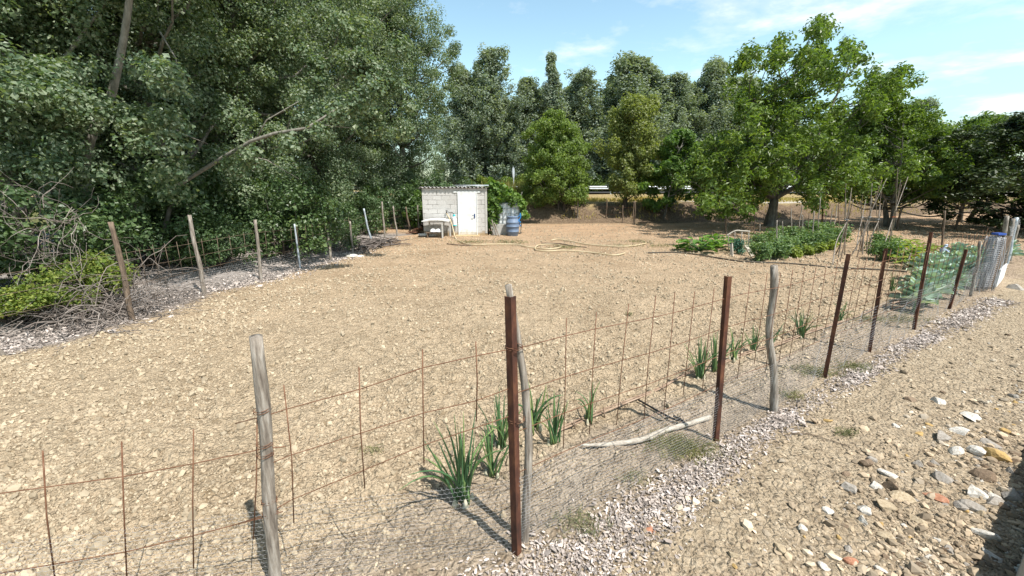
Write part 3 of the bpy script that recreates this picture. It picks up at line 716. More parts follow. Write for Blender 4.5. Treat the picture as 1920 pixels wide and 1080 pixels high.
for i in range(1, 6):
    b.prisms(*hexnet(LF[i] - [.07, 0], LF[i + 1] - [.07, 0], .02, .55, .06, .0015, .03, 20 + i), .0016)
b.build("chicken_wire", GALV, lf)

# --- back fence at the foot of the bank
bf = thing("wire_fence", (*P(1137, 414)[:2], 0), "sparse line of thin stakes and wire at the foot of the far bank", "fence", "wire fences round the plot")
bp = [(995, 408, 995, 365), (1040, 412, 1038, 384), (1077, 416, 1078, 376), (1083, 417, 1084, 366), (1136, 417, 1138, 373), (1167, 419, 1168, 385), (1187, 420, 1189, 377), (1190, 420, 1191, 378)]
ends = []
for bx, by, tx, ty in bp:
    q = P(bx, by); t = D(tx, ty, q[1]); b = B(); post(b, q, t, .035, .03, 7, .02); b.build("stake", random.choice([WOOD, WOODB]), bf); ends.append(q)
b = B(); ends = np.array(ends)
for z_ in (.5, .95): b.tube(ends + [0, -.04, z_], .004, 4)
b.build("wire", RUSTW, bf)

# ------------------------------------------------------------------ vegetation generators
def crown(bld, C, rad, per, Ls, asp=.75, up=.5, squash=.75, droop=0.0, sigma=.5):
    C = np.asarray(C); m = len(C); rad = np.broadcast_to(np.asarray(rad, float), (m,))
    ctr = C.mean(0)
    idx = np.repeat(np.arange(m), per); n = len(idx)
    d = rng.normal(size=(n, 3)); d /= np.linalg.norm(d, axis=1)[:, None]
    rr = rng.random(n) ** sigma
    off = d * rr[:, None] * rad[idx][:, None] * [1, 1, squash]
    off[:, 2] -= droop * (off[:, 0] ** 2 + off[:, 1] ** 2) / rad[idx]
    pos = C[idx] + off
    N = d * .9 + np.array([0, 0, up]) + rng.normal(size=(n, 3)) * .55
    L = Ls * np.exp(rng.normal(size=n) * .25)
    bld.leaves(pos, L, L * asp, N); return bld
def limb(bld, a, c, r0, r1, n=6, bow=.15, m=7):
    a = np.array(a, float); c = np.array(c, float); t = np.linspace(0, 1, m)[:, None]
    dist = np.linalg.norm(c - a); p = a + (c - a) * t; p[:, 2] -= (bow * dist * np.sin(t[:, 0] * math.pi)) * .6
    p[1:-1] += rng.normal(size=(m - 2, 3)) * dist * .018
    bld.tube(p, np.linspace(r0, r1, m), n)
def tree(name, height, crad, prof, nclu, clr, per, leaf, bark, mat, trunk_r, bare=.12, lean=(0, 0), stems=1, seed=1, fork=None, nlimb=60, squash=.75, up=.5, droop=0., asp=.75, lob=.35, org=(0, 0, 0)):
    """build tree at origin: empty > trunk, crown. prof(u)-> relative radius for crown fraction u (0 bottom .. 1 top)"""
    g = np.random.default_rng(seed)
    root = thing(name, (0, 0, 0), None, "tree")
    tb = B(); axes = []
    for s_ in range(stems):
        a0 = g.random() * 6.28
        foot_ = np.array([math.cos(a0), math.sin(a0), 0]) * (.0 if stems == 1 else trunk_r * 1.6)
        out_ = np.array([math.cos(a0), math.sin(a0), 0]) * (0 if stems == 1 else crad * .35)
        t = np.linspace(0, 1, 14); hh = height * (.93 if s_ == 0 else .8)
        p = foot_ + np.stack([lean[0] * t ** 1.3 + out_[0] * t, lean[1] * t ** 1.3 + out_[1] * t, hh * t], -1)
        p[:, :2] += np.cumsum(g.normal(size=(14, 2)), 0) * height * .006
        p[0, 2] = -.35
        rr = trunk_r * (1 - .9 * t) * (1 + .5 * np.exp(-t * 22)) * (1 if stems == 1 else .65)
        tb.tube(p, rr, 10, True, .05); axes.append((p, rr))
    C = []; Rr = []
    while len(C) < nclu:
        u = g.random() ** .9; a = g.random() * 6.28; rho = g.random() ** .55
        lobe = 1 + lob * (math.sin(a * 3 + u * 7 + seed) * .5 + math.sin(a * 2 - u * 11 + seed * 2) * .5)
        z = height * (bare + (1 - bare) * u)
        k = min(13, int(u * 13)); ax = axes[0][0]; cxy = np.array([np.interp(z, ax[:, 2], ax[:, 0]), np.interp(z, ax[:, 2], ax[:, 1])])
        r_ = crad * prof(u) * lobe * rho
        C.append([cxy[0] + math.cos(a) * r_, cxy[1] + math.sin(a) * r_, z]); Rr.append(clr * (.6 + .7 * g.random()) * (.7 + .3 * min(1, prof(u))))
    C = np.array(C); Rr = np.array(Rr)
    for i in g.permutation(nclu)[:nlimb]:
        p, rr = axes[g.integers(len(axes))]
        zt = max(height * bare * .7, C[i, 2] - (.25 + .5 * np.hypot(C[i, 0], C[i, 1])) * (.8 + .5 * g.random()))
        j = int(np.argmin(np.abs(p[:, 2] - zt))); limb(tb, p[j], C[i], max(.02, rr[j] * .45), .008 * height / 8)
    tb.build("trunk", bark, root)
    cbb = B(); crown(cbb, C, Rr, per, leaf, asp, up, squash, droop); cbb.build("crown", mat, root, smooth=False)
    return root
def place(root, x, y, rz=0, sc=1.0, label=None, first=False, group=None, z=None):
    sc = (sc, sc, sc) if np.isscalar(sc) else sc
    o = root if first else copy_tree(root)
    o.location = (x, y, gz(x, y) if z is None else z); o.rotation_euler = (0, 0, rz); o.scale = sc
    if label: o["label"] = label
    if group: o["group"] = group
    return o

# ---- big poplars of the left wood
pf = lambda u: (.55 + .45 * math.sin(min(1, u * 1.25) * math.pi * .5)) * (1 - .55 * max(0, u - .55) / .45) 
GW = "poplars of the wood on the left"
popA = tree("poplar_tree", 15, 3.3, pf, 420, .62, 370, .074, BARKG, POPL, .21, .10, (.5, .3), seed=11, nlimb=110)
popB = tree("poplar_tree", 14, 3.0, pf, 380, .60, 370, .074, BARKG, POPL, .19, .08, (-.6, .4), seed=23, nlimb=110)
popC = tree("poplar_tree", 16, 3.6, pf, 440, .66, 370, .078, BARKP, POPL, .24, .12, (.9, -.2), seed=37, nlimb=120)
wood = [
 (popC, -11.4, 9.6, 2.9, 1.0, "big poplar with a pale leaning trunk at the left edge of the wood", True),
 (popA, -9.6, 12.0, 1.0, 1.0, "dense poplar behind the second wooden post of the left fence", True),
 (popB, -9.0, 15.8, 2.0, 1.05, "poplar behind the pale metal pole of the left fence", True),
 (popA, -8.7, 19.4, 4.0, 1.05, "poplar standing left of the block shed behind the fence", False),
 (popB, -5.6, 24.6, 0.7, 1.08, "silvery poplar right behind the block shed", False),
 (popC, -8.3, 24.0, 2.2, .95, "tall poplar behind and left of the block shed", False),
 (popA, -12.9, 12.5, 3.3, 1.1, "poplar in the dark second row near the left edge of the photo", False),
 (popB, -13.0, 17.0, 5.0, 1.1, "poplar deep in the second row behind the pale metal pole", False),
 (popC, -12.5, 21.5, 3.6, 1.0, "poplar deep in the second row left of the shed", False),
 (popA, -11.0, 27.0, 2.7, 1.1, "poplar at the back of the wood beyond the shed", False),
 (popB, -12.6, 7.0, 1.3, 1.1, "poplar at the extreme left edge nearest the viewer", False),
 (popC, -17.0, 14.5, 4.4, 1.1, "poplar in the deep back row of the wood, left part", False),
 (popA, -17.5, 20.5, 5.4, 1.15, "poplar in the deep back row of the wood, middle part", False),
 (popB, -15.0, 26.5, .4, 1.15, "poplar in the deep back row of the wood, right part", False)]
for t_, x, y, rz, sc, lb, fi in wood: place(t_, x, y, rz, sc, lb, fi, GW)

# the pale leaning limb that shows against the dark wood, a small leaning tree of its own
lt = thing("leaning_tree", (-9.2, 10.6, gz(-9.2, 10.6)), "bare pale trunk leaning right out of the dark wood", "tree")
b = B(); pl = np.array([[-9.2, 10.6, gz(-9.2, 10.6) - .2], D(330, 350, 10.5), D(415, 297, 10.3), D(470, 265, 10.2), D(515, 250, 10.2), D(575, 240, 10.3), D(620, 212, 10.4), D(662, 190, 10.7), D(690, 165, 11.3), D(720, 130, 12.2)])
b.tube(pl, np.linspace(.052, .013, 10), 9, True, .05)
for q0, q1, q2 in (((430, 285), (500, 300), (560, 335)), ((480, 260), (500, 225), (560, 190)), ((290, 215), (340, 250), (390, 270)), ((575, 240), (610, 235), (660, 240)), ((300, 60), (330, 110), (335, 150))):
    b.tube([D(*q0, 10.25), D(*q1, 10.2), D(*q2, 10.4)], [.018, .013, .006], 6)
b.build("trunk", BARKP, lt)
b = B(); C = np.array([D(px_, py_, 11.9 + rng.random() * .6) for px_, py_ in zip(rng.uniform(560, 790, 40), rng.uniform(40, 250, 40))])
C = np.concatenate([C, [D(px_, py_, 10.15) for px_, py_ in ((468, 292), (604, 246), (640, 214), (660, 198), (680, 182), (700, 160), (438, 312), (545, 268))]])
crown(b, C, .36, 220, .085); b.build("crown", POPL, lt, smooth=False)

pt = thing("poplar_tree", (-9.9, 9.9, gz(-9.9, 9.9)), "slim poplar with a pale bare trunk leaning right at the upper left", "tree", GW)
b = B(); pl = np.array([[-9.9, 9.9, gz(-9.9, 9.9) - .2], D(160, 330, 9.9), D(178, 240, 10.0), D(205, 190, 10.0), D(225, 110, 9.9), D(240, 20, 9.8), D(250, -80, 9.9), D(262, -220, 10.1)])
b.tube(smooth(pl, 3), np.linspace(.10, .045, 22), 10, True, .04)
b.build("trunk", BARKP, pt); b = B(); C = np.array([D(rng.uniform(80, 420), rng.uniform(-420, -60), 9.4 + rng.normal() * .9) for _ in range(90)] + [D(rng.uniform(90, 330), rng.uniform(120, 400), 9.0 + rng.normal() * .3) for _ in range(34)] + [D(rng.uniform(0, 130), rng.uniform(130, 330), 8.6 + rng.normal() * .3) for _ in range(26)])
crown(b, C, .42, 220, .085); b.build("crown", POPL, pt, smooth=False)

# ---- undergrowth along the left fence
def shrub(name, hgt, rad, ncl, clr, per, leaf, mat, bark, seed, label=None, flat=1.0, stems=7):
    g = np.random.default_rng(seed); root = thing(name, (0, 0, 0), label, "shrub")
    a = g.random(ncl) * 6.28; rr = rad * g.random(ncl) ** .5; z = hgt * (.12 + .88 * g.random(ncl) * np.sqrt(np.clip(1 - (rr / rad) ** 2 * .75, 0, 1)))
    C = np.stack([np.cos(a) * rr, np.sin(a) * rr, z], -1)
    b = B()
    for i in range(min(stems * 3, ncl)): limb(b, [math.cos(i) * .08, math.sin(i) * .08, -.1], C[i], .018 + .006 * hgt, .006, 5, .05)
    b.build("stem", bark, root); b = B(); crown(b, C, clr, per, leaf, .8, .6); b.build("foliage", mat, root, smooth=False); return root
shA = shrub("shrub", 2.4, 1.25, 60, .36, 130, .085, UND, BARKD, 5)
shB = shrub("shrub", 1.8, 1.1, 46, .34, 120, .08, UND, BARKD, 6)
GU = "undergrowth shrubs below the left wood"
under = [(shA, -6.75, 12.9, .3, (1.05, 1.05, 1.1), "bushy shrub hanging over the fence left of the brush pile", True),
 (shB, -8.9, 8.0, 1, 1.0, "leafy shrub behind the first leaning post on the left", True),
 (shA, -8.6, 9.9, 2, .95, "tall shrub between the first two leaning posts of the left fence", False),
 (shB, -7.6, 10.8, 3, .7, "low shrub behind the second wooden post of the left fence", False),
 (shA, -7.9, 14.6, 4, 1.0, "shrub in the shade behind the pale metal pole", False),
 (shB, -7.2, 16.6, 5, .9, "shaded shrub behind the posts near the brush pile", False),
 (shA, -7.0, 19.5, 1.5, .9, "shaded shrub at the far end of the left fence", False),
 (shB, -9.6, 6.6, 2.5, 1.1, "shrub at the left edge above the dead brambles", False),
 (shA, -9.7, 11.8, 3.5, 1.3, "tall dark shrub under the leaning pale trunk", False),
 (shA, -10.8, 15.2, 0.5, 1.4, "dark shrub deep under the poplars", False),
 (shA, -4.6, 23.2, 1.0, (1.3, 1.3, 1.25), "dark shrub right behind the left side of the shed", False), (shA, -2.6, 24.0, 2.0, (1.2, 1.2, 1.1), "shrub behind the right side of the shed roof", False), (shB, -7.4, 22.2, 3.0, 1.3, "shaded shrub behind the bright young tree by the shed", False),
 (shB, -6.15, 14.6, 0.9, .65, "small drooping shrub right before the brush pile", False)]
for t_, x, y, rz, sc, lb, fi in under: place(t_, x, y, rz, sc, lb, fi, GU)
ys_ = shrub("shrub", .95, .85, 34, .24, 130, .055, YELL, BARKD, 9, "yellow green shrub beside the dead brambles at the left edge")
place(ys_, -7.95, 6.5, 0, (.75, .8, .7), None, True)
ys2 = copy_tree(ys_, (-7.75, 7.35, gz(-7.75, 7.35)), 2.0, (.9, .8, 1.1), "yellowing shrub behind the dead brambles left of the leaning dark post")
ys3 = shrub("shrub", 1.9, .75, 26, .3, 110, .11, BRIT, BARKG, 10, "bright green young tree beside the left corner of the shed")
q = P(778, 432); place(ys3, q[0] - .25, q[1] + .8, 0, (.8, .8, 1.05), None, True)
# dead brambles
def tangle(bld, c, rx, ry, rz_, n, r, m=9):
    for _ in range(n):
        p = np.array(c) + (rng.random(3) - .5) * 2 * [rx, ry, 0] ; p[2] = gz(p[0], p[1]) + rng.random() * rz_ * .4
        d = rng.normal(size=3); d[2] = abs(d[2]) * .9; d /= np.linalg.norm(d); pts = [p]
        st = .09 + .1 * rng.random()
        for _k in range(m):
            d = d + rng.normal(size=3) * .28 + [0, 0, -.16]; d /= np.linalg.norm(d); p = p + d * st; p[2] = max(p[2], gz(p[0], p[1]) + .01); pts.append(p.copy())
        bld.tube(pts, np.linspace(r, r * .35, len(pts)) * (.5 + rng.random()), 4)
b = B(); tangle(b, (-7.25, 7.0, 0), .6, .75, .7, 230, .008); tangle(b, (-7.15, 7.8, 0), .45, .7, .5, 120, .006)
o = b.build("dead_brambles", TWIG, None, org=(-7.25, 7.0, 0)); tag(o, "low tangle of dead grey bramble stems at the foot of the leaning dark post", "brambles")
b = B(); tangle(b, (-8.7, 7.6, 0), .8, .7, 1.8, 10, .01)
for _ in range(95):
    c = D(rng.uniform(0, 150), rng.uniform(385, 500), 7.6 + rng.normal() * .3); d = rng.normal(size=3); d /= np.linalg.norm(d); pts = [c]
    for _k in range(9): d = d + rng.normal(size=3) * .3; d /= np.linalg.norm(d); c = c + d * .12; pts.append(c.copy())
    b.tube(pts, np.linspace(.0065, .0025, 10), 4)
o = b.build("dead_branches", TWIG, None, org=(-8.7, 7.6, 0)); tag(o, "tall bare curling dead branches above the yellow green shrub", "brambles")

# brush pile
bpq = P(705, 463); bp_ = thing("brush_pile", (bpq[0], bpq[1], 0), "pile of dark cut branches at the foot of the left fence", "brush pile")
for i in range(34):
    b = B(); c = np.array([bpq[0] + rng.normal() * .28, bpq[1] + rng.normal() * .45, .06 + .25 * rng.random()]); a = R(65) + rng.normal() * .45; d = np.array([math.cos(a), math.sin(a), rng.normal() * .1])
    Lb = .7 + .6 * rng.random(); pts = [c + d * t + np.array([0, 0, -.12 * abs(t)]) + rng.normal(size=3) * .03 for t in np.linspace(-Lb, Lb, 6)]
    for p in pts: p[2] = max(p[2], .03)
    b.tube(pts, np.linspace(.028, .01, 6), 5); b.build("branch", TWIGD, bp_)
q = P(660, 482); b = B(); lumps(b, np.array([[q[0], q[1], .04]]), np.array([.26]), (.3, .32), .1, .15); lumps(b, np.array([[q[0] + .25, q[1] + .05, .02]]), np.array([.15]), (.3, .32), .1, .15)
o = b.build("stone_heap", STONES["white"], None, smooth=False, org=(q[0], q[1], 0)); tag(o, "flat pale rock lying between two posts of the left fence", "rock")

# ---- trees behind the plot
GB = "poplars in a row behind the road"
pp_ = lambda u: (.6 + .4 * math.sin(min(1, u * 1.4) * math.pi * .5)) * (1 - .75 * max(0, u - .5) / .5)
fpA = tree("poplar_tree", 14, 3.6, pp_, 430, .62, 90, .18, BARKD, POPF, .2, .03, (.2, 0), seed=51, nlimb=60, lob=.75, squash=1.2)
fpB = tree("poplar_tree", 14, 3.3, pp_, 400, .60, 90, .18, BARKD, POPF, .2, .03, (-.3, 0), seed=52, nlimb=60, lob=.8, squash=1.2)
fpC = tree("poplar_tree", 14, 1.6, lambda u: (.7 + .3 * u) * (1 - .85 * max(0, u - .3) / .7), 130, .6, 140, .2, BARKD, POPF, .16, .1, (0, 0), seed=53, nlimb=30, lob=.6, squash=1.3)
frow = [(fpA, 862, 128, 54, 1.0, "poplar of the far row just right of the left wood"), (fpB, 920, 98, 55, .95, "tall far poplar above the right end of the shed"),
 (fpA, 985, 152, 56, 1.0, "rounded far poplar left of the thin spire"), (fpC, 1045, 103, 54, 1.0, "thin pointed spire poplar rising from the far row"), (fpB, 1100, 138, 55, 1.15, "far poplar right of the thin spire"),
 (fpA, 1185, 108, 55, 1.25, "broad tallest far poplar above the brownish tree"), (fpB, 1222, 125, 56, .9, "far poplar leaning on the right of the broad one"), (fpB, 1275, 140, 54, 1.1, "open topped far poplar above the bright green tree"),
 (fpA, 1345, 116, 56, 1.05, "silvery far poplar left of the walnut tree"), (fpB, 1405, 150, 57, 1.0, "far poplar hidden behind the left side of the walnut"), (fpA, 1480, 190, 60, 1.2, "far poplar behind the middle of the walnut"),
 (fpA, 1735, 188, 62, 1.05, "grey topped tree rising behind the right side of the walnut"), (fpB, 1600, 230, 64, 1.2, "far tree behind the right half of the walnut"), (fpB, 1840, 245, 66, 1.2, "distant grey tree in the gap left of the dark tree"), (fpA, 950, 190, 60, 1.1, "far poplar in the gap behind the spire's left neighbour"), (fpA, 1150, 190, 60, 1.1, "far poplar in the gap behind the two small trees"), (fpA, 1310, 190, 60, 1.1, "far poplar in the gap left of the silvery one"),]
frow += [(fpB, 1015, 170, 60, 1.2, "far poplar filling the gap left of the thin spire"), (fpA, 1075, 165, 60, 1.15, "far poplar filling the gap right of the thin spire"), (fpB, 1145, 150, 61, 1.1, "far poplar behind the broad tallest one on its left"),
 (fpA, 1245, 160, 61, 1.15, "far poplar in the notch right of the broad tallest one"), (fpB, 1310, 165, 61, 1.1, "far poplar left behind the silvery one"), (fpB, 1380, 150, 60, 1.2, "far poplar close behind the silvery one's right side"), (fpB, 890, 150, 60, 1.3, "far poplar in the gap at the end of the left wood"), (fpA, 1540, 240, 66, 1.3, "far tree low behind the middle of the walnut"), (fpA, 1670, 250, 68, 1.3, "far tree low behind the right of the walnut")]
done = set()
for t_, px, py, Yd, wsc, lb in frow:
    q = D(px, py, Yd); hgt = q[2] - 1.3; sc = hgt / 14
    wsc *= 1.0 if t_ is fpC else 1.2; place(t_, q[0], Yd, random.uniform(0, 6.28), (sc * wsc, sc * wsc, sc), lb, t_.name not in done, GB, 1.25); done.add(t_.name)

rnd = lambda u: math.sin(math.pi * min(1, max(0.02, .18 + u * .80))) ** .6
GM = "small trees at the foot of the far bank"
q = D(1052, 397, 27.0); tA = tree("fruit_tree", 5.7, 2.55, rnd, 210, .5, 230, .12, BARKD, OLIV, .12, .07, (.1, 0), 4, seed=61, nlimb=60, up=.5); place(tA, q[0], q[1], 0, (.88, .88, 1), "round olive green tree with several stems behind the plot", True, GM)
q = D(1168, 397, 27.2); tB = tree("fruit_tree", 6.3, 1.6, lambda u: rnd(u * .85) * (1.0), 150, .46, 230, .12, BARKD, OLIB, .13, .15, (.2, 0), 1, seed=63, nlimb=50, squash=1.1); place(tB, q[0], q[1], 0, 1, "narrow brownish green tree with a single trunk behind the plot", True, GM)
q = D(1243, 405, 26.4); tC = tree("fruit_tree", 5.0, 2.0, rnd, 120, .45, 170, .15, BARKG, BRIT, .09, .12, (.2, 0), 2, seed=65, nlimb=40); place(tC, q[0], q[1], 0, 1, "bright green tree right of the brownish narrow one", True, GM)

# walnut: limbs drawn to where the crown's boughs hang
q = P(1442, 424); wx, wy = q[0], q[1]
wal = thing("walnut_tree", (wx, wy, 0), "large walnut tree with open ragged crown standing behind the vegetable rows", "tree")
tb = B(); fork_ = D(1452, 372, wy)
tb.tube([[wx, wy, -.4], [wx, wy, .1], [wx + .08, wy, .9], fork_], [.36, .3, .24, .22], 12, True, .05)
main = [((1405, 300), (1400, 190), (1398, 120), -.4), ((1460, 300), (1470, 180), (1455, 110), .3), ((1480, 300), (1500, 160), (1530, 60), 0), ((1500, 320), (1560, 200), (1600, 105), .4), ((1520, 335), (1600, 240), (1665, 170), -.3),
        ((1420, 345), (1370, 300), (1330, 280), -.6), ((1410, 355), (1370, 350), (1325, 335), .5), ((1490, 350), (1560, 320), (1620, 300), -1), ((1440, 330), (1430, 250), (1440, 200), 1.4)]
C = []; Rr = []
for a_, m_, e_, dy in main:
    p = np.array([fork_, D(*a_, wy + dy * .5), D(*m_, wy + dy), D(*e_, wy + dy * 1.5)])
    tt = np.linspace(0, 3, 12); p = np.stack([np.interp(tt, np.arange(4), p[:, k]) for k in range(3)], -1); p[1:-1] = (p[:-2] + p[1:-1] * 2 + p[2:]) / 4
    tb.tube(p, np.linspace(.15, .02, 12), 8)
boughs = [(1400, 110, 24, 30, 14), (1395, 170, 26, 40, 14), (1455, 100, 26, 36, 16), (1540, 55, 24, 30, 16), (1520, 110, 40, 40, 30), (1600, 100, 30, 22, 14), (1565, 140, 30, 36, 12), (1490, 180, 60, 50, 40), (1430, 210, 50, 50, 34), (1545, 215, 40, 36, 18),
          (1660, 160, 56, 42, 44), (1640, 195, 36, 26, 16), (1400, 270, 60, 50, 40), (1480, 270, 70, 50, 44), (1570, 270, 60, 50, 40), (1340, 285, 45, 45, 26), (1330, 335, 40, 40, 26), (1375, 345, 60, 45, 40), (1450, 330, 60, 40, 34), (1385, 385, 55, 25, 26), (1320, 370, 28, 24, 14),
          (1540, 340, 60, 36, 34), (1600, 330, 50, 40, 30), (1530, 378, 16, 16, 5)]
for px, py, wx_, wy_, nn_ in boughs:
    for _ in range(int(nn_ * 1.15)):
        C.append(D(px + rng.normal() * wx_ * .43, py + rng.normal() * wy_ * .43, wy + rng.normal() * 2.1 - 1.5)); Rr.append(.26 + .3 * rng.random())
C = np.array(C); Rr = np.array(Rr)
for i in rng.permutation(len(C))[:150]:
    j = main[rng.integers(len(main))]; pz = D(*j[1], wy)
    best = min(main, key=lambda q_: np.linalg.norm(D(*q_[1], wy) - C[i])); limb(tb, D(*best[1], wy + best[3]) if C[i][2] > D(*best[1], wy)[2] else D(*best[0], wy + best[3] * .5), C[i], .04, .01, 5)
tb.build("trunk", BARKG, wal); b = B(); crown(b, C, Rr, 75, .17, .5, .7, .8, .35); b.build("crown", WALN, wal, smooth=False)

q = P(1690, 402); tD = tree("walnut_tree", 7.4, 4.6, rnd, 300, .6, 120, .19, BARKG, WALN, .22, .22, (0, 0), 2, seed=71, nlimb=90, droop=.3, asp=.5)
place(tD, D(1700, 350, 23)[0], 23.2, .6, .88, "broad lower walnut tree on the right of the ragged one", True)
copy_tree(tD, (28.0, 26.5, gz(28, 26.5)), 2.2, (.8, .8, .8), "shaded walnut tree between the broad lower one and the dark tree at the edge")
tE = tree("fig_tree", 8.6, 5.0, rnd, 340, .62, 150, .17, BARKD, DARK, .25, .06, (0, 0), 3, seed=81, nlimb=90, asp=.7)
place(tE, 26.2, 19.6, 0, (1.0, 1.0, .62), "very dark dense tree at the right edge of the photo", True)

# hedge bushes behind guard rail
GH = "yellowish bushes along the road"
hb = shrub("roadside_bush", 2.0, 1.7, 40, .5, 90, .14, YELL, BARKD, 91)
hb2 = shrub("roadside_bush", 1.8, 1.8, 40, .5, 90, .14, OLIV, BARKD, 92)
for i, (px, Yv, t_, lb) in enumerate([(905, 52.5, hb, "yellow green roadside bush behind the shed roof"), (945, 53, hb2, "olive roadside bush left of the road sign"), (985, 52.5, hb, "yellow green roadside bush right of the road sign"), (1125, 53, hb2, "olive roadside bush between the round and narrow trees"), (1215, 52.5, hb, "yellowish roadside bush between the narrow and bright green trees"), (1300, 53, hb, "yellowish roadside bush left of the walnut"), (1260, 53.5, hb2, "olive roadside bush behind the bright green tree"), (1690, 54, hb2, "olive roadside bush seen right under the walnut crown")]):
    q = D(px, 345, Yv); place(t_, q[0], Yv, i * 1.3, 1.0 + .1 * (i % 3), lb, i < 2, GH, 1.35)

# guard rail & sign
gr = thing("guard_rail", (0, 43.6, 1.35), "long pale steel guard rail along the road behind the plot", "guard rail")
b = B(); prof = [(-.0, .42), (-.04, .46), (-.04, .52), (0, .56), (0, .60), (-.04, .64), (-.04, .70), (0, .74)]
xx = np.linspace(-60, 110, 60); b.grid(np.array([[[x, 43.6 + p[0], 1.35 + p[1]] for p in prof] for x in xx])); b.grid(np.array([[[x, 43.63 + p[0], 1.35 + p[1]] for p in prof] for x in xx])[:, ::-1])
b.build("rail", STEEL, gr)
for x in np.arange(-22, 62, 4.0):
    b = B(); b.box((x, 43.72, 1.6), (.12, .06, 1.1)); b.build("rail_post", STEEL, gr, smooth=False)
sg = D(963, 380, 43.0); st = D(964, 316, 43.0)
s_ = thing("road_sign", (sg[0], 43.0, 1.3), "round road sign seen edge on above the vine", "road sign")
b = B(); b.tube([[sg[0], 43.0, 1.1], [sg[0], 43.0, st[2]]], .045, 8); b.build("sign_pole", GALVP, s_)
b = B(); t = np.linspace(0, 2 * math.pi, 25)[:-1]; e = np.stack([.12 * np.cos(t), .55 * np.cos(t), .55 * np.sin(t)], -1)
cc = np.array([sg[0], 42.93, st[2] - .4]); V = np.concatenate([cc + e, cc + e + [-.03, .006, 0]]); b.add(V, np.arange(24)[None], np.arange(47, 23, -1)[None], [[i, (i + 1) % 24, 24 + (i + 1) % 24, 24 + i] for i in range(24)])
b.build("sign_plate", GALVP, s_, smooth=False)

# dry grass on the bank, weeds at the foot
b = B(); n = 16000; x = rng.uniform(-6, 40, n); y = foot(x) + .3 + rng.random(n) ** .7 * 8
k = vn(x * .5, y * .8, 71) > .4; x, y = x[k], y[k]; n = len(x); z = gzv(x, y); hh = .12 + .25 * rng.random(n)
C = np.stack([x, y, z + hh * .4], -1); N = rng.normal(size=(n, 3)) * [1, 1, .2]; U = np.array([0, 0, 1]) + rng.normal(size=(n, 3)) * .35
b.leaves(C, hh, .05, N, U, .02)
o = b.build("dry_grass", STRAW, None, smooth=False); tag(o, "straw coloured dry grass growing on the far bank", "grass", kind="stuff")
b = B(); n = 1700; q0 = P(990, 412); x = q0[0] + rng.normal(size=n) * 1.5 - .4; y = q0[1] + .6 + np.abs(rng.normal(size=n)) * 1.3; hh = .7 + 1.0 * rng.random(n)
b.leaves(np.stack([x, y, gzv(x, y) + hh * .45], -1), hh, .045, rng.normal(size=(n, 3)) * [1, 1, .2], np.array([0, 0, 1]) + rng.normal(size=(n, 3)) * .2, .02)
o = b.build("tall_grass", leafmat("reed_leaf", [(.16, .17, .06), (.26, .26, .1), (.38, .34, .16)], .3, .6, .3), None, smooth=False); tag(o, "tall yellow green grass behind the vine at the plot's far corner", "grass", kind="stuff")
b = B()
for px, py, rad, n in ((1265, 838, .22, 500), (1300, 850, .2, 350), (1090, 985, .16, 200), (1530, 700, .25, 350), (1600, 690, .2, 250), (1585, 815, .08, 90), (1625, 600, .3, 200), (1690, 600, .3, 220), (1480, 745, .15, 120), (1190, 900, .12, 70), (700, 850, .1, 40), (1180, 590, .06, 40), (1195, 455, .5, 160), (1170, 463, .5, 120), (880, 455, .6, 220), (960, 456, .6, 220), (1060, 466, .5, 200), (1240, 462, .5, 160)):
    q = P(px, py); x = q[0] + rng.normal(size=n) * rad * .6; y = q[1] + rng.normal(size=n) * rad * .4; hh = (.03 + .07 * rng.random(n)) * (1 + .07 * q[1])
    b.leaves(np.stack([x, y, gzv(x, y) + hh * .35], -1), hh, .004 * (1 + .15 * q[1]), rng.normal(size=(n, 3)), np.array([0, 0, .6]) + rng.normal(size=(n, 3)) * .6, .02)
o = b.build("weeds", WEED, None, smooth=False); tag(o, "wispy grey green weeds growing sparsely in the dry earth", "weeds", kind="stuff")

# ------------------------------------------------------------------ shed
SY = 19.35
xl = D(793, 400, SY)[0]; xr_ = D(913, 400, SY)[0]; zt = D(850, 353, SY)[2]; dl = D(859, 400, SY)[0]; dr = D(895, 400, SY)[0]; dz = D(870, 361, SY)[2]
SD = 2.6
sh = thing("block_shed", ((xl + xr_) / 2, SY, 0), "small grey concrete block shed with a white door at the edge of the plot", "shed")
b = B(); T = .18
b.box(((xl + dl) / 2, SY + T / 2, zt / 2 - .1), (dl - xl, T, zt + .2)); b.box(((dr + xr_) / 2, SY + T / 2, zt / 2 - .1), (xr_ - dr, T, zt + .2)); b.box(((dl + dr) / 2, SY + T / 2 + .001, (dz + .06 + zt) / 2), (dr - dl, T - .004, zt - dz - .06))
b.box((xl + T / 2, SY + T + SD / 2, zt / 2 - .1), (T, SD, zt + .2)); b.box((xr_ - T / 2, SY + T + SD / 2, zt / 2 - .1), (T, SD, zt + .2)); b.box(((xl + xr_) / 2, SY + T + SD + T / 2, zt / 2 - .1), (xr_ - xl, T, zt + .2))
b.build("wall", BLOCK, sh, smooth=False)
b = B(); b.box((D(876, 361, SY)[0] - .02, SY - .012, dz + .03), (dr - dl + .34, .03, .07)); b.build("lintel", WHITE, sh, smooth=False)
b = B(); b.box((xr_ - .035, SY - .01, zt / 2 + .05), (.09, .026, zt - .12)); b.build("corner_strip", GREYB, sh, smooth=False)
dd = B(); dd.box(((dl + dr) / 2, SY - .0, dz / 2 + .02), (dr - dl - .05, .05, dz - .05)); dd.box(((dl + dr) / 2, SY - .029, .16), (dr - dl - .12, .008, .03))
door = dd.build("door", DOORW, sh, smooth=False)
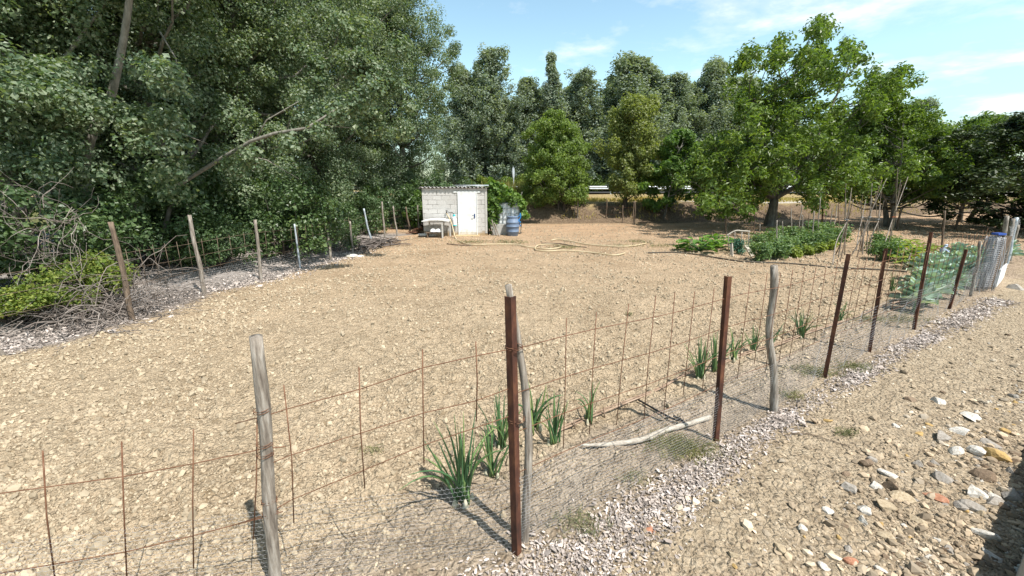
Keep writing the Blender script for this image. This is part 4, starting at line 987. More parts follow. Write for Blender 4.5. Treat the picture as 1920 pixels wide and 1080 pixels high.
b = B(); hx = D(890, 405, SY)[0]; hz = D(890, 405, SY)[2]; b.box((hx, SY - .034, hz), (.05, .014, .2)); b.tube([[hx, SY - .04, hz + .03], [hx, SY - .09, hz + .03], [hx - .11, SY - .09, hz + .02]], .013, 6); b.build("handle", M("blue_handle", [(.02, .04, .12), (.03, .07, .2)], 4, bmp=0), door, smooth=False)
b = B(); b.box((dl + .012, SY - .002, dz / 2), (.024, .09, dz)); b.box((dr - .012, SY - .002, dz / 2), (.024, .09, dz)); b.build("door_frame", WHITE, sh, smooth=False)
b = B(); m = 150; xs_ = np.linspace(xl - .12, xr_ + .1, m); wv = .03 * np.cos(xs_ * 2 * math.pi / .177)
yy = np.array([SY - .10, SY + 1.4, SY + SD + .5]); zz = np.array([zt + .045, zt - .02, zt - .10])
b.grid(np.array([[[xs_[i], yy[j], zz[j] + wv[i]] for i in range(m)] for j in range(3)])); b.grid(np.array([[[xs_[i], yy[j], zz[j] + wv[i] - .014] for i in range(m)] for j in range(3)])[::-1])
b.grid(np.array([[[xs_[i], yy[0], zz[0] + wv[i] - dz_] for i in range(m)] for dz_ in (.014, 0)]))
rf_ = b.build("roof", ETER, sh)
b = B(); b.tube([[D(853, 346, SY)[0], SY - .1, zt + .115], [xr_ + .1, SY - .1, zt + .12]], .03, 8); b.build("ridge_pole", GALVP, rf_)
b = B(); b.box(((dl + dr) / 2, SY - .22, .01), (dr - dl + .2, .44, .06)); b.build("doorstep", M("mud_step", [(.36, .27, .15), (.52, .4, .24)], 6, bmp=.4), sh, smooth=False)

# table by the shed with bowls
TY = SY - .62; ta, tb_ = D(793, 413, TY), D(843, 413, TY)
tab = thing("work_table", ((ta[0] + tb_[0]) / 2, TY, 0), "pale old table against the left part of the shed wall", "table")
b = B(); n_ = 14; tx = np.linspace(ta[0], tb_[0], n_); tz = .74 + .07 * np.sin(np.linspace(0, math.pi, n_)) 
gtop = np.array([[[x, y, z] for x, z in zip(tx, tz)] for y in (TY - .3, TY + .5)]); b.grid(gtop); b.grid((gtop - [0, 0, .04])[::-1]); b.grid(np.stack([gtop[0] - [0, 0, .04], gtop[0]])); b.grid(np.stack([gtop[1], gtop[1] - [0, 0, .04]]))
b.build("table_top", WPLAS, tab, smooth=False)
for lx_, ly_ in ((D(831, 430, TY)[0], TY - .24), (ta[0] + .2, TY + .42), (tb_[0] - .05, TY + .42)):
    b = B(); b.box((lx_, ly_, .37), (.06, .06, .78)); b.build("leg", GREYB, tab, smooth=False)
b = B(); b.box(((ta[0] + tb_[0]) / 2 + .15, TY - .22, .71), (.9, .03, .05)); b.build("apron", GREYB, tab, smooth=False)
bx_ = D(815, 438, TY - .1)[0]
b = B(); b.box((bx_, TY - .05, .22), (.75, .35, .04)); b.box((bx_ - .3, TY - .05, .08), (.05, .3, .24)); b.box((bx_ + .3, TY - .05, .08), (.05, .3, .24))
o = b.build("low_bench", WOODB, None, smooth=False, org=(bx_, TY, 0)); tag(o, "low dark bench under the pale table holding white bowls", "bench")
bowl = [(.05, 0), (.10, .02), (.15, .08), (.17, .13), (.175, .135), (.16, .13), (.13, .07), (.05, .025)]
for i, (px, lb) in enumerate(((812, "white upturned bowl on the low bench under the table, left one"), (822, "white tub on the low bench under the table, right one"))):
    b = B(); p = D(px, 432, TY - .1); b.lathe([(r_ * .85, .15 - z_) for r_, z_ in bowl], (p[0], TY - .1, .245), 18); o = b.build("bowl", WPLAS, None, org=(p[0], TY - .1, .24)); tag(o, lb, "bowl", "bowls under the shed table")
def sack(px, py, sx, sy, sz, mat, lb, nm="sack"):
    q = P(px, py); b = B(); V = []
    for i in range(9):
        for j in range(13):
            u = i / 8 * math.pi; v = j / 12 * 2 * math.pi
            rr = np.array([sx * np.sign(math.cos(v)) * abs(math.cos(v)) ** .7 * math.sin(u) ** .6, sy * np.sign(math.sin(v)) * abs(math.sin(v)) ** .7 * math.sin(u) ** .6, -sz * math.cos(u)])
            V.append(rr + q + [0, 0, sz * .9] + rng.normal(size=3) * .006)
    b.grid(np.array(V).reshape(9, 13, 3)); o = b.build(nm, mat, None, org=q); tag(o, lb, nm); return o
sack(793, 443, .22, .14, .07, WPLAS, "white crumpled sack on the ground before the table's left end")
sack(810, 443, .2, .14, .05, GREYB, "grey flattened sack under the table beside the white one")
# planks lying left of the table
q = P(777, 440); b = B()
for i in range(6): b.box((q[0] + .1 * i, q[1] + .25 + .06 * rng.normal(), .05 + .05 * i), (.9, .09, .03), (0, .1 * rng.normal(), .5 + .3 * rng.normal()))
o = b.build("plank_heap", M("red_brown_wood", [(.08, .03, .02), (.2, .1, .06)], 6, bmp=.3), None, smooth=False, org=q); tag(o, "small heap of dark red brown boards left of the table", "planks")
# leaning board under table
q = P(838, 441); b = B(); b.box((q[0], q[1] + .2, .25), (.12, .03, .6), (R(-12), R(15), 0)); o = b.build("board", GREYB, None, smooth=False, org=q); tag(o, "short pale board leaning against the wall under the table", "board")
# sprayer hanging beside the door
tp = D(852, 402, SY); bt = D(852, 423, SY)
spv = thing("sprayer", (tp[0], SY - .1, bt[2]), "white and turquoise garden sprayer hanging beside the shed door", "sprayer")
b = B(); b.lathe([(.02, 0), (.09, .01), (.1, .05), (.1, .33), (.07, .40), (.05, .42)], (tp[0], SY - .12, bt[2]), 16); b.build("tank", WPLAS, spv)
b = B(); b.lathe([(.055, 0), (.06, .06), (.03, .09)], (tp[0], SY - .12, bt[2] + .42), 12); b.lathe([(.102, 0), (.104, .03), (.102, .05)], (tp[0], SY - .12, bt[2]), 16); b.build("cap", TURQ, spv)
b = B(); b.tube([[tp[0], SY - .12, bt[2] + .5], [tp[0] - .06, SY - .12, bt[2] + .6], [tp[0] - .2, SY - .1, bt[2] + .6], [tp[0] - .28, SY - .04, bt[2] + .62]], .014, 6); b.build("sprayer_hose", BLACK, spv)
# tap
tq = D(838, 397, SY); tap = thing("water_tap", (tq[0], SY, tq[2]), "dark water tap on the shed wall above the pale hose", "tap")
b = B(); b.tube([[tq[0], SY, tq[2]], [tq[0], SY - .12, tq[2]], [tq[0], SY - .14, tq[2] - .07]], .022, 8); b.build("spout", BLACK, tap); b = B(); b.box((tq[0], SY - .08, tq[2] + .05), (.09, .02, .03)); b.tube([[tq[0], SY - .08, tq[2] + .02], [tq[0], SY - .08, tq[2] + .05]], .01, 6); b.build("tap_handle", BLACK, tap, smooth=False)
# hoses
def ground_path(pts, z=.03): return [np.array([*P(a, c)[:2], gz(*P(a, c)[:2]) + z]) for a, c in pts]
hp = [np.array([tq[0], SY - .14, tq[2] - .07]), D(842, 408, SY - .35), D(847, 420, SY - .55)] + ground_path([(854, 447), (865, 455), (885, 461), (920, 461), (965, 460), (985, 464), (1003, 466), (1030, 469), (1052, 466), (1040, 461), (1010, 462), (1004, 470), (1025, 473), (1060, 472), (1110, 475), (1150, 481), (1172, 476)], .045)
b = B(); b.tube(smooth(hp), .023, 7); o = b.build("garden_hose", HOSE, None, org=hp[3]); tag(o, "pale yellow garden hose running from the tap across the ground in loops", "hose")
b = B(); b.tube(smooth(ground_path([(1033, 453), (1045, 451), (1070, 454), (1095, 459), (1130, 463), (1165, 465), (1190, 463), (1212, 458)], .045)), .023, 7); o = b.build("garden_hose", HOSE, None, org=P(1120, 463)); tag(o, "second pale hose lying behind the loops toward the vegetables", "hose")
b = B(); b.tube(smooth(ground_path([(1015, 457), (1050, 459), (1075, 463), (1100, 465)], .03)), .02, 6); b.tube(smooth(ground_path([(838, 458), (870, 461), (905, 460)], .03)), .02, 6); o = b.build("cane", WOODB, None, org=P(1050, 459)); tag(o, "dark thin cane lying on the ground beside the hoses", "cane")
b = B(); b.tube(smooth(ground_path([(1215, 475), (1260, 475), (1300, 478), (1360, 487), (1400, 492), (1480, 496), (1560, 503), (1640, 507), (1700, 512)], .03)), .022, 6); o = b.build("irrigation_pipe", PIPE, None, org=P(1400, 492)); tag(o, "dark irrigation pipe lying along the vegetable rows", "pipe")

# vine, tank and barrel right of the shed
IX0, IX1 = D(937, 420, SY + .3)[0], D(972, 420, SY + .3)[0]; IYc = SY + .9; iz = D(950, 382, SY + .3)[2]
b = B(); b.box((D(945, 430, SY)[0], SY + .75, .24), (1.15, 1.0, .5)); o = b.build("concrete_plinth", CONC, None, smooth=False, org=(D(945, 430, SY)[0], SY + .5, 0)); tag(o, "grey concrete plinth under the caged water tank", "plinth")
ibc = thing("water_tank", ((IX0 + IX1) / 2, IYc, .49), "white caged water tank half hidden by the vine", "water tank")
b = B(); b.box(((IX0 + IX1) / 2, IYc, .49 + (iz - .49) / 2), (IX1 - IX0, .9, iz - .49)); b.build("tank_body", WPLAS, ibc, smooth=False)
b = B()
for z in np.linspace(.52, iz + .02, 5): b.tube([[IX0 - .03, IYc - .48, z], [IX1 + .03, IYc - .48, z], [IX1 + .03, IYc + .48, z]], .016, 5)
for x in np.linspace(IX0 - .03, IX1 + .03, 6): b.tube([[x, IYc - .485, .5], [x, IYc - .485, iz + .02]], .016, 5)
b.build("cage", GALVP, ibc)
bq = P(961, 443); bh = D(961, 409, bq[1])[2]; br = .30
bar = thing("water_barrel", (bq[0], bq[1] + br, 0), "blue grey plastic barrel standing in front of the vine", "barrel")
b = B(); prof = [(.0, 0), (.24, 0), (.255, .02), (.285, .18), (.297, .19), (.297, .225), (.287, .235), (.305, .42), (.318, .43), (.318, .465), (.305, .475), (.29, .62), (.298, .63), (.298, .66), (.285, .67), (.25, .82), (.23, .85), (.23, .87), (.0, .87)]
b.lathe([(r_ * br / .3, z_ * bh / .87) for r_, z_ in prof], (bq[0], bq[1] + br, 0), 28, False); b.build("barrel_body", BARR, bar)
b = B(); b.lathe([(.0, 0), (.245, 0), (.25, .015), (.25, .05), (.235, .06), (0, .06)], (bq[0], bq[1] + br, bh), 24, False); b.build("lid", BARR, bar)
b = B(); t = np.linspace(0, 1, 12); cx_ = D(974, 425, bq[1])[0]
b.tube(np.stack([cx_ + .06 * np.sin(t * 9), bq[1] + .3 + 0 * t, .98 - .6 * t + .05 * np.sin(t * 14)], -1), .024, 6); b.tube(np.stack([cx_ - .03 + .08 * np.sin(t * 7 + 1), bq[1] + .26 + 0 * t, 1.02 - .45 * t], -1), .02, 6)
o = b.build("blue_rope", BLUE, None, org=(cx_, bq[1] + .3, 0)); tag(o, "bright blue rope hanging on the right side of the barrel", "rope")
# sticks leaning
for i, (a_, c_) in enumerate((((925, 441), (918, 415)), ((931, 442), (922, 412)), ((936, 443), (927, 418)))):
    q = P(*a_); b = B(); post(b, q, D(*c_, q[1] + .25), .03, .025, 7, .01, .05, sink=.02); o = b.build("stick", WOOD, None, org=q)
    tag(o, ["thin stick leaning on the plinth nearest the shed", "middle one of the sticks leaning on the plinth", "rightmost of the sticks leaning on the plinth"][i], "stick", "sticks leaning beside the shed")
vine = thing("grape_vine", (D(935, 430, SY + .5)[0], SY + .5, 0), "lush green grape vine climbing over the frame right of the shed", "vine")
b = B(); C = []
for px in np.arange(917, 987, 3.2):
    top = np.interp(px, [915, 925, 960, 985], [338, 345, 360, 385]); bot = np.interp(px, [915, 930, 940, 972, 985], [425, 432, 380, 382, 412])
    for py in np.arange(top, bot, 5.0):
        if rng.random() < .88: C.append(D(px + rng.normal() * 1.5, py + rng.normal() * 2, SY + .25 + rng.random() * .6))
C = np.array(C)
for px in (918, 930, 950, 975): 
    p0 = P(px, 440); b.tube(smooth([[D(px, 440, SY + .5)[0], SY + .5, -.1], D(px + 3, 410, SY + .5), D(px - 3, 385, SY + .55), D(px + 4, 360, SY + .6)]), .022, 6)
b.build("stem", BARKG, vine); b = B(); crown(b, C, .17, 20, .14, .95, .3, 1.0); b.build("foliage", BRIT, vine, smooth=False)

# ------------------------------------------------------------------ vegetables
def blade_leaf(bld, base, dirv, L, W, cup=.25, curl=.5, nu=6, nv=5, ruff=.06, shape=.9):
    """a broad leaf as a curved sheet"""
    d = np.array(dirv, float); d /= np.linalg.norm(d); s_ = np.cross(d, [0, 0, 1]); s_ /= np.linalg.norm(s_) + 1e-9; n_ = np.cross(s_, d)
    V = np.zeros((nu, nv, 3)); ph = rng.random() * 6
    for i in range(nu):
        u = i / (nu - 1); wv = W * (math.sin(math.pi * min(.97, max(.06, u * .9 + .08))) ** shape)
        for j in range(nv):
            v = (j / (nv - 1) - .5) * 2
            V[i, j] = np.array(base) + d * L * u + s_ * v * wv / 2 + n_ * (cup * W * v * v * .5 - curl * L * u * u * .5 + ruff * L * math.sin(v * 5 + u * 6 + ph) * abs(v))
    bld.grid(V)
def stemtop(c): return c
# cabbages
cab = thing("cabbage_plant", (0, 0, 0), None, "cabbage"); b = B()
for i in range(24):
    a = i * 2.4; el = .4 + .8 * i / 24; L = .31 - .006 * i; base = np.array([0, 0, .12 + .012 * i])
    blade_leaf(b, base + [.02 * math.cos(a), .02 * math.sin(a), 0], [math.cos(a) * math.cos(el), math.sin(a) * math.cos(el), math.sin(el)], L, L * .85, .45, .55, 6, 7, .06, .6)
b.build("leaf_head", CABB, cab); b = B(); b.tube([[0, 0, -.08], [0, 0, .2]], .022, 6); b.build("stem", ONIO, cab)
cps = [(1712, 585), (1735, 573), (1760, 560), (1780, 548), (1800, 537), (1722, 558), (1747, 545), (1770, 533), (1792, 522), (1812, 524), (1730, 528), (1755, 515), (1822, 508), (1880, 492), (1790, 500)]
clb = ["nearest cabbage to the viewer behind the fifth rusty post", "cabbage second nearest along the fence", "cabbage of the fence row behind the chicken wire, middle", "cabbage of the fence row left of the netting bundle", "cabbage right beside the netting bundle", "cabbage of the inner row nearest the viewer", "cabbage of the inner row next to the dark bucket", "cabbage of the inner row behind the bent wire", "cabbage of the inner row near the netting bundle", "cabbage touching the leaning rusty post before the gate", "small cabbage beside the yellowing squash", "cabbage behind the dark bucket", "last cabbage before the gate board", "cabbage beyond the gate board", "cabbage by the dark bucket at the back"]
for i, (px, py) in enumerate(cps):
    q = P(px, py); o = cab if i == 0 else copy_tree(cab); o.location = (q[0], q[1], gz(q[0], q[1])); o.rotation_euler = (0, 0, i * 1.7); s_ = 1.05 + .25 * rng.random(); o.scale = (s_, s_, s_ * 1.05); o["label"] = clb[i]; o["group"] = "cabbages along the right fence"
# onions
BULB = M('onion_skin', [(.36, .33, .22), (.5, .47, .36)], 8, bmp=0)
def onion(seed, n, L):
    g = np.random.default_rng(seed); root = thing("onion_plant", (0, 0, 0), None, "onion")
    b = B()
    for i in range(n):
        a = g.random() * 6.28; tilt = .04 + .34 * g.random() ** 1.5; Lb = L * (.65 + .45 * g.random()); bend = (g.random() - .2) * .7 + .7 * (g.random() < .2)
        t = np.linspace(0, 1, 9); rr = Lb * (np.sin(tilt) * t + bend * .35 * t ** 2.5); zz = Lb * (np.cos(tilt) * t - max(0, bend) * .35 * t ** 3); r0 = .0062 * (.7 + .6 * g.random())
        bx_, by_ = g.normal(size=2) * .02
        b.tube(np.stack([bx_ + np.cos(a) * rr, by_ + np.sin(a) * rr, zz], -1), r0 * np.array([.9, 1.1, 1.1, 1, .9, .8, .65, .45, .12]), 6)
    b.build("leaf_blades", ONIO, root)
    for i in range(2 + seed % 2):
        b = B(); a = g.random() * 6.28 + i * 2; b.lathe([(.004, -.03), (.013, -.012), (.017, 0), (.011, .018), (.005, .04)], (.045 * math.cos(a), .045 * math.sin(a), .01), 10); b.build("bulb", BULB, root)
    return root
onA = onion(1, 22, .48); onB = onion(2, 12, .40); onC = onion(3, 9, .42)
ons = [(onA, 868, 935, 1.05, "largest onion clump casting a dark shadow left of the corner post"), (onB, 925, 888, .9, "drooping onion clump just left of the corner post"), (onC, 1000, 812, 1.05, "onion clump right behind the bent corner pole"), (onB, 1040, 835, .9, "onion clump right of the corner pole"), (onC, 1102, 792, .75, "small thin onion left of the driftwood branch"), (onA, 940, 835, .8, "onion clump behind the rusty corner iron"),
 (onA, 1312, 712, .8, "leaning onion clump left of the second rusty post"), (onB, 1340, 695, .95, "onion clump touching the second rusty post"), (onC, 1375, 680, .8, "onion just right of the second rusty post"), (onA, 1412, 662, .6, "stout onion clump left of the knotty wooden post"), (onB, 1440, 655, .8, "onion clump behind the knotty wooden post"), (onA, 1500, 634, .72, "onion clump right of the knotty wooden post"), (onC, 1575, 605, .7, "onion clump by the third rusty post"), (onB, 1672, 545, .8, "onion by the fourth rusty post")]
done = set()
for i, (t_, px, py, s_, lb) in enumerate(ons):
    s_ *= 1.45; q = P(px, py); o = t_ if t_.name not in done else copy_tree(t_); done.add(t_.name); o.location = (q[0], q[1], gz(q[0], q[1]) - .01); o.rotation_euler = (0, 0, i * 2.1); o.scale = (s_,) * 3; o["label"] = lb; o["group"] = "onion plants along the right fence"
# tomatoes
def bushy(name, cat, hgt, rad, n, leaf, mat, seed, asp=.6):
    g = np.random.default_rng(seed); root = thing(name, (0, 0, 0), None, cat); b = B(); C = []
    for i in range(9):
        a = g.random() * 6.28; e = np.array([math.cos(a) * rad * g.random(), math.sin(a) * rad * g.random(), hgt * (.3 + .6 * g.random())]); limb(b, [0, 0, -.05], e, .012, .005, 5, .02); C.append(e)
    C += [[math.cos(a) * rad * .7 * g.random(), math.sin(a) * rad * .7 * g.random(), hgt * (.15 + .8 * g.random())] for a in g.random(20) * 6.28]
    b.build("stem", ONIO, root); b = B(); crown(b, np.array(C), rad * .42, n, leaf, asp, .5, .9); b.build("foliage", mat, root, smooth=False); return root
tm1 = bushy("tomato_plant", "tomato plant", .62, .40, 40, .075, TOMA, 1); tm2 = bushy("tomato_plant", "tomato plant", .55, .42, 40, .075, TOMA, 2)
row = [((1425, 488), "tomato plant at the near end of the front row"), ((1452, 484), "second tomato plant of the front row"), ((1478, 478), "third tomato plant of the front row"), ((1500, 472), "fourth tomato plant of the front row"), ((1520, 466), "fifth tomato plant of the front row"), ((1540, 461), "sixth tomato plant of the front row"), ((1558, 457), "seventh tomato plant of the front row, by the pole teepee"), ((1574, 453), "last tomato plant of the front row behind the pole teepee"),
       ((1420, 468), "tomato plant at the near end of the back row by the green net"), ((1447, 463), "second tomato plant of the back row"), ((1475, 458), "third tomato plant of the back row"), ((1500, 453), "fourth tomato plant of the back row"), ((1525, 448), "fifth tomato plant of the back row"), ((1548, 444), "last tomato plant of the back row"), ((1655, 488), "leafy tomato plant between the bean poles and the squash"), ((1650, 472), "tomato plant behind the fourth rusty post")]
for i, ((px, py), lb) in enumerate(row):
    q = P(px, py); t_ = (tm1, tm2)[i % 2]; o = t_ if i < 2 else copy_tree(t_); o.location = (q[0], q[1], gz(q[0], q[1])); o.rotation_euler = (0, 0, i * 1.9); s_ = .85 + .3 * rng.random(); o.scale = (s_ * 1.1, s_ * 1.1, s_); o["label"] = lb; o["group"] = "staked tomato plants"
# low yellowish seedlings
sd_ = bushy("bean_plant", "bean plant", .3, .28, 18, .09, leafmat("bean_leaf", [(.16, .22, .05), (.26, .32, .08)], .3, .5, .3, 2), 8)
for i, ((px, py), lb) in enumerate((((1492, 478), "small yellow green bean plant before the tomatoes"), ((1512, 475), "pale bean plant in the middle of the low row"), ((1535, 470), "bean plant at the right of the low row"), ((1555, 464), "last pale bean plant before the teepee"))):
    q = P(px, py + 4); o = sd_ if i == 0 else copy_tree(sd_); o.location = (q[0], q[1], 0); o.rotation_euler = (0, 0, i); o["label"] = lb; o["group"] = "low yellowish bean plants"
# zucchini and squash
def zuc(name, cat, mat, seed, n, L, rad, el0=.7):
    g = np.random.default_rng(seed); root = thing(name, (0, 0, 0), None, cat); b = B(); bl = B()
    for i in range(n):
        a = g.random() * 6.28; rr = rad * g.random() ** .6; h = (.18 + .34 * g.random()) * (1.1 - .4 * rr / rad); c = np.array([math.cos(a) * rr, math.sin(a) * rr, h])
        b.tube(smooth([[0, 0, 0], [c[0] * .6, c[1] * .6, h * .8], c], 4), .009, 5)
        el = el0 * (g.random() - .35); blade_leaf(bl, c, [math.cos(a) * math.cos(el), math.sin(a) * math.cos(el), math.sin(el)], L * (.7 + .5 * g.random()), L * (.7 + .3 * g.random()), .25, .45, 6, 7, .07, .55)
    b.build("stalk", ONIO, root); bl.build("leaves", mat, root); return root
zz1 = zuc("zucchini_plant", "zucchini plant", ZUCC, 4, 46, .27, .62)
for i, (px, py, s_, lb) in enumerate(((1312, 472, .95, "zucchini plant at the left end of the vegetable rows"), (1345, 466, .95, "zucchini plant left of the green net frame"), (1285, 471, .5, "low dark zucchini plant sprawling furthest left"))):
    q = P(px, py); o = zz1 if i == 0 else copy_tree(zz1); o.location = (q[0], q[1], 0); o.rotation_euler = (0, 0, i * 2); o.scale = (s_,) * 3; o["label"] = lb; o["group"] = "zucchini plants"
sq = zuc("squash_plant", "squash plant", SQUA, 6, 40, .24, .6)
for i, (px, py, s_, lb) in enumerate(((1690, 490, 1.0, "yellow leaved squash plant behind the fourth rusty post"), (1715, 483, 1.0, "yellowing squash plant between two rusty posts"), (1680, 470, .9, "squash plant furthest back beside the bean poles"), (1705, 503, .7, "low squash plant next to the cabbages"))):
    q = P(px, py); o = sq if i == 0 else copy_tree(sq); o.location = (q[0], q[1], 0); o.rotation_euler = (0, 0, i * 2); o.scale = (s_,) * 3; o["label"] = lb; o["group"] = "squash plants"
# dark bucket and blue white jug among the cabbages
q = P(1788, 515); b = B(); b.lathe([(.11, 0), (.15, .28), (.16, .29), (.15, .30), (.105, .02)], (q[0], q[1], 0), 18); o = b.build("bucket", BLACK, None, org=q); tag(o, "dark bucket standing among the cabbages", "bucket")
q = P(1767, 490); b = B(); b.lathe([(.1, 0), (.12, .02), (.12, .22), (.05, .30), (.04, .34), (.0, .34)], (q[0], q[1], .15), 14); b.lathe([(.0, .33), (.045, .33), (.045, .37), (0, .375)], (q[0], q[1], .15), 12)
o = b.build("plastic_jug", M("blue_white_plastic", [(.3, .45, .75), (.75, .8, .85)], 8, bmp=0), None, org=q); tag(o, "blue and white plastic jug behind the cabbages", "jug")
# stakes
GS = "garden stakes among the tomato plants"
stk = [((1363, 445), (1361, 405), .022, "short stake at the left behind the zucchini"), ((1414, 440), (1415, 396), .022, "stake standing behind the green net"), ((1424, 450), (1425, 420), .016, "thin short stake at the near end of the tomato rows"), ((1456, 470), (1457, 413), .022, "pale stake in the second tomato plant"), ((1466, 462), (1467, 415), .016, "thin stake right of the pale one"), ((1483, 455), (1484, 391), .02, "tall stake in the middle of the back row"), ((1495, 448), (1504, 384), .018, "slanting stake leaning right in the tomato rows"), ((1504, 452), (1505, 403), .02, "pale straight stake right of the slanting one"), ((1515, 448), (1517, 400), .016, "thin stake before the walnut trunk shade"), ((1524, 462), (1526, 396), .022, "tall pale stake over the fifth tomato plant"), ((1533, 450), (1538, 372), .018, "tallest stake of the tomato rows"), ((1545, 440), (1550, 395), .016, "short slanting stake at the back of the rows"), ((1553, 445), (1561, 390), .018, "slanting stake near the teepee"), ((1563, 440), (1569, 385), .018, "stake just left of the teepee"), ((1573, 438), (1572, 380), .016, "thin straight stake behind the teepee"), ((1586, 445), (1586, 373), .018, "straight stake right behind the teepee tip"), ((1540, 425), (1543, 384), .04, "thick rusty post behind the tomato rows"),
       ((1695, 503), (1708, 475), .022, "pale stake beside the squash"), ((1765, 470), (1772, 395), .028, "grey stake in the shade behind the jug")]
for (b0, t0, r_, lb) in stk:
    q = P(*b0); b = B(); post(b, q, D(*t0, q[1] + .05), r_ * 1.15, r_, 7, .02, .05); o = b.build("garden_stake", RUST if "rusty" in lb else random.choice([WOOD, WOOD, WOODB, WOODP]), None, org=q); tag(o, lb, "stake", GS)
# bean pole teepees
def teepee(feet, knot, ext, lb, twine=None):
    k = P(*feet[0]); c = np.mean([P(*f) for f in feet], 0); root = thing("bean_pole_teepee", c, lb, "bean poles", "bean pole teepees")
    kp = D(*knot, c[1])
    for i, f in enumerate(feet):
        q = P(*f); e = kp + (kp - q) * ext * (.6 + .8 * rng.random()) + rng.normal(size=3) * .03; b = B(); b.tube(smooth([q - (kp - q) * .06, (q + kp) / 2 + rng.normal(size=3) * .03, kp + rng.normal(size=3) * .02, e]), np.linspace(.018, .008, 19), 6); b.build("pole", [WOOD, WOODB, WOOD][i % 3], root)
    b = B(); t = np.linspace(0, 18, 40); b.tube(np.stack([kp[0] + .05 * np.cos(t), kp[1] + .05 * np.sin(t), kp[2] + .002 * t], -1), .007, 5); b.build("twine", twine or GALV, root)
teepee([(1562, 497), (1575, 490), (1584, 478), (1572, 484), (1566, 478)], (1587, 413), .72, "pole teepee nearest the viewer beside the tomato rows")
teepee([(1597, 478), (1607, 482), (1618, 478), (1625, 476), (1614, 470)], (1630, 408), .72, "middle pole teepee in front of the shaded bank")
teepee([(1632, 478), (1638, 470), (1650, 462), (1628, 462)], (1646, 412), .7, "pole teepee with crooked thin sticks behind the middle one")
teepee([(1650, 485), (1662, 478), (1672, 468), (1664, 472)], (1676, 408), .95, "rightmost pole teepee with orange twine", ORANGE)
teepee([(1606, 470), (1612, 462), (1622, 458), (1634, 460)], (1616, 408), .75, "thin pole teepee behind the middle one, reaching up under the walnut leaves")
# low green net frame
n0 = P(1372, 472); fr = thing("net_frame", n0, "low arched stick frame draped with green net left of the tomatoes", "net frame")
b = B(); hoop = smooth([D(1362, 442, n0[1]), D(1378, 433, n0[1]), D(1392, 433, n0[1]), D(1406, 434, n0[1])]); b.tube(hoop, .026, 6); b.build("arch_stick", WOODP, fr)
for px, tp_ in ((1366, 438), (1378, 434), (1391, 434), (1404, 435)):
    q = P(px, 472); b = B(); b.tube([q - [0, 0, .1], D(px, tp_, q[1])], .018, 6); b.build("upright", WOOD, fr)
b = B(); p0 = P(1364, 474); p1 = P(1408, 474); b.prisms(*hexnet(p0[:2], p1[:2], .05, .55, .045, .002, .08, 44), .003); b.build("net", NETG, fr)
ln = bushy("leek_plant", "leek", .5, .22, 16, .12, leafmat("leek_leaf", [(.04, .12, .09), (.07, .18, .13)], .2, .5, .3), 19, .2); q = P(1385, 476); ln.location = q; ln["label"] = "blue green leafy plant growing inside the net frame"
q = P(1368, 478); b = B(); b.box((q[0], q[1] - .1, .16), (.035, .09, .5), (R(-30), R(20), .3)); b.box((q[0] + .55, q[1] - .15, .16), (.12, .05, .42), (R(-35), R(-15), .3)); o = b.build("board", WOODP, None, smooth=False, org=q); tag(o, "pale boards leaning against the net frame", "board")

# ------------------------------------------------------------------ netting bundle and gate on the right
q = P(1838, 545); tpn = D(1868, 442, q[1] + .1)
gate = thing("garden_gate", (q[0], q[1], 0), "makeshift garden gate with a rolled netting bundle and a white board", "gate")
b = B()
for i in range(70):
    a = rng.random(2) - .5; p0 = q + [a[0] * .34, a[1] * .3, .02]; p1 = tpn + [a[0] * .24, a[1] * .24, rng.normal() * .02 - .02]
    b.tube(smooth([p0, (p0 + p1) / 2 + rng.normal(size=3) * .03, p1], 3), .0055, 4)
for z in np.linspace(0.1, .96, 26):
    t = np.linspace(0, 6.28, 15); c = q + (tpn - q) * z; b.tube(np.stack([c[0] + .16 * np.cos(t), c[1] + .14 * np.sin(t), c[2] + .02 * np.sin(3 * t)], -1), .004, 4)
b.build("netting_roll", M("pale_netting", [(.34, .34, .35), (.5, .5, .52)], 6, bmp=0), gate)
b = B(); gq = P(1858, 541); b.box(((gq + D(1876, 440, gq[1]))[0] / 2, gq[1], .55), (.14, .12, 1.3), (0, R(6), 0)); b.build("gate_post", WOODB, gate, smooth=False)
b = B(); w0 = P(1866, 541); w1 = P(1880, 520); z1 = D(1866, 514, w0[1])[2]; dirw = (w1 - w0) / np.linalg.norm(w1 - w0); c = (w0 + w1) / 2; b.box((c[0], c[1], z1 / 2 + .03), (float(np.linalg.norm(w1 - w0)) + .3, .03, z1 + .06), (0, R(3), math.atan2(dirw[1], dirw[0]))); b.build("white_board", WHITE, gate, smooth=False)
b = B(); b.box((*D(1873, 439, q[1] + .05)[:2], D(1873, 439, q[1])[2]), (.17, .14, .04)); b.build("blue_cap", M("blue_cap", [(.03, .07, .3), (.05, .12, .45)], 4, bmp=0), gate, smooth=False)
gf = thing("wire_fence", (*P(1890, 490)[:2], 0), "cluster of grey posts and netting beyond the gate at the right edge", "fence", "wire fences round the plot")
for bx, by, tx, ty in ((1880, 505, 1900, 410), (1887, 495, 1906, 408), (1893, 490, 1908, 422), (1875, 510, 1888, 405)):
    p = P(bx, by); b = B(); post(b, p, D(tx, ty, p[1]), .05, .045, 8, .015); b.build("wooden_post", random.choice([WOOD, GALVP]), gf)
b = B(); b.prisms(*hexnet(P(1868, 520)[:2], P(1893, 480)[:2], .02, 1.3, .07, .002, .05, 90), .0022); b.build("chicken_wire", GALV, gf)
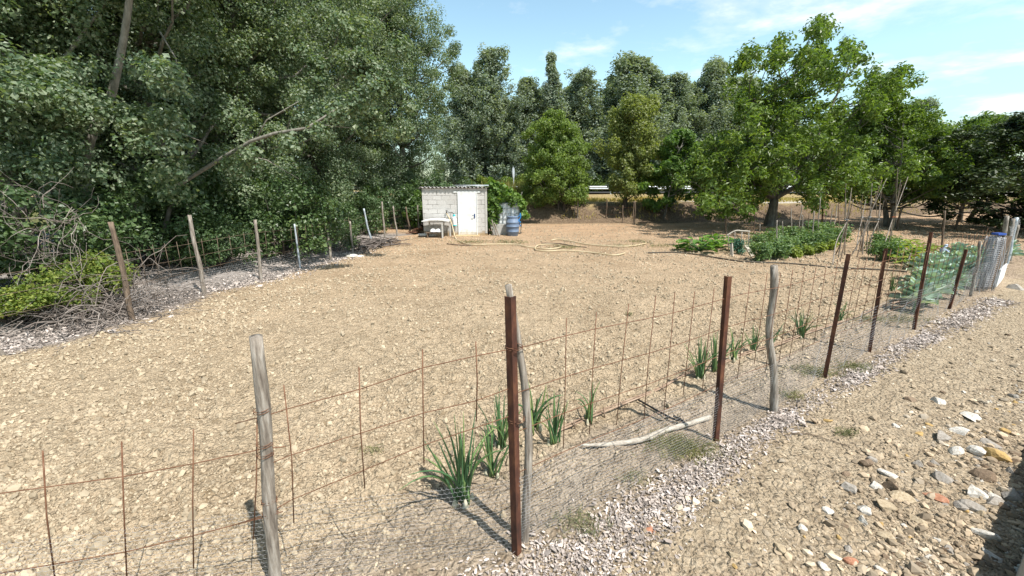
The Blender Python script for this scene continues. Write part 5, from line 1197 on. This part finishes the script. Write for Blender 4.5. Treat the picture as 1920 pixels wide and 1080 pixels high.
# far right boundary: posts with a sagging cable
cf = thing("wire_fence", (*P(1760, 420)[:2], 0), "posts with a sagging cable at the shaded far right end of the plot", "fence", "wire fences round the plot")
cy_ = 22.0; ca_ = smooth([D(1690, 397, cy_), D(1715, 403, cy_), D(1745, 406, cy_), D(1780, 402, cy_), D(1830, 397, cy_), D(1900, 392, cy_)])
b = B(); b.tube(ca_, .035, 6); b.build("cable", WOOD, cf)
for px in (1690, 1776, 1801, 1880):
    t = D(px, 392, cy_ + .1); b = B(); post(b, (t[0], t[1], 0), t, .05, .045, 8, .02); b.build("wooden_post", WOODB, cf)

# ------------------------------------------------------------------ canes and branch lying by the fence
b = B()
cn = ground_path([(1040, 822), (1075, 800), (1130, 778), (1190, 752), (1240, 733), (1285, 712), (1340, 692), (1400, 668), (1470, 645), (1520, 628), (1600, 600), (1650, 580), (1700, 567)], .035)
b.tube(smooth(cn, 4), .010, 6); b.tube(smooth([p + [.02, .03, .012 + .01 * math.sin(i)] for i, p in enumerate(cn)], 4), .008, 6)
for i in (1, 2, 4, 6): b.tube([cn[i] + [.02, -.02, -.06], cn[i] + [0, -.03, .07]], .008, 5)
o = b.build("cane_edging", M("brown_cane", [(.16, .10, .07), (.3, .21, .15), (.38, .29, .22)], 9, bmp=.2), None, org=cn[4]); tag(o, "long thin brown canes lying along the onion row", "cane")
b = B(); br = ground_path([(1087, 845), (1130, 838), (1180, 831), (1215, 826), (1245, 815), (1290, 804), (1330, 789)], .03); b.tube(smooth(br, 4), np.interp(np.linspace(0, 1, 25), [0, .15, .3, .6, 1], [.006, .018, .024, .026, .024]), 10, True, .08)
b.tube([br[3], br[3] + [.03, -.04, .01]], [.02, .012], 7)
o = b.build("fallen_branch", WOODP, None, org=br[3]); tag(o, "pale barkless branch lying on the ground behind the fence", "branch")
b = B(); b.tube(smooth(ground_path([(1470, 818), (1510, 817), (1530, 822), (1565, 832), (1588, 840)], .012)), .004, 5); o = b.build("twig", WOODB, None, org=P(1520, 818)); tag(o, "thin dark twig lying on the path by the chip strip", "twig")
b = B(); b.tube(smooth(ground_path([(1197, 752), (1215, 768), (1240, 782), (1262, 792), (1280, 797)], .03)), .010, 6); b.tube(smooth(ground_path([(1262, 792), (1275, 800), (1282, 806)], .06)), .010, 6)
o = b.build("irrigation_pipe", BLACK, None, org=P(1240, 782)); tag(o, "short black drip pipe running under the pale fallen branch", "pipe")
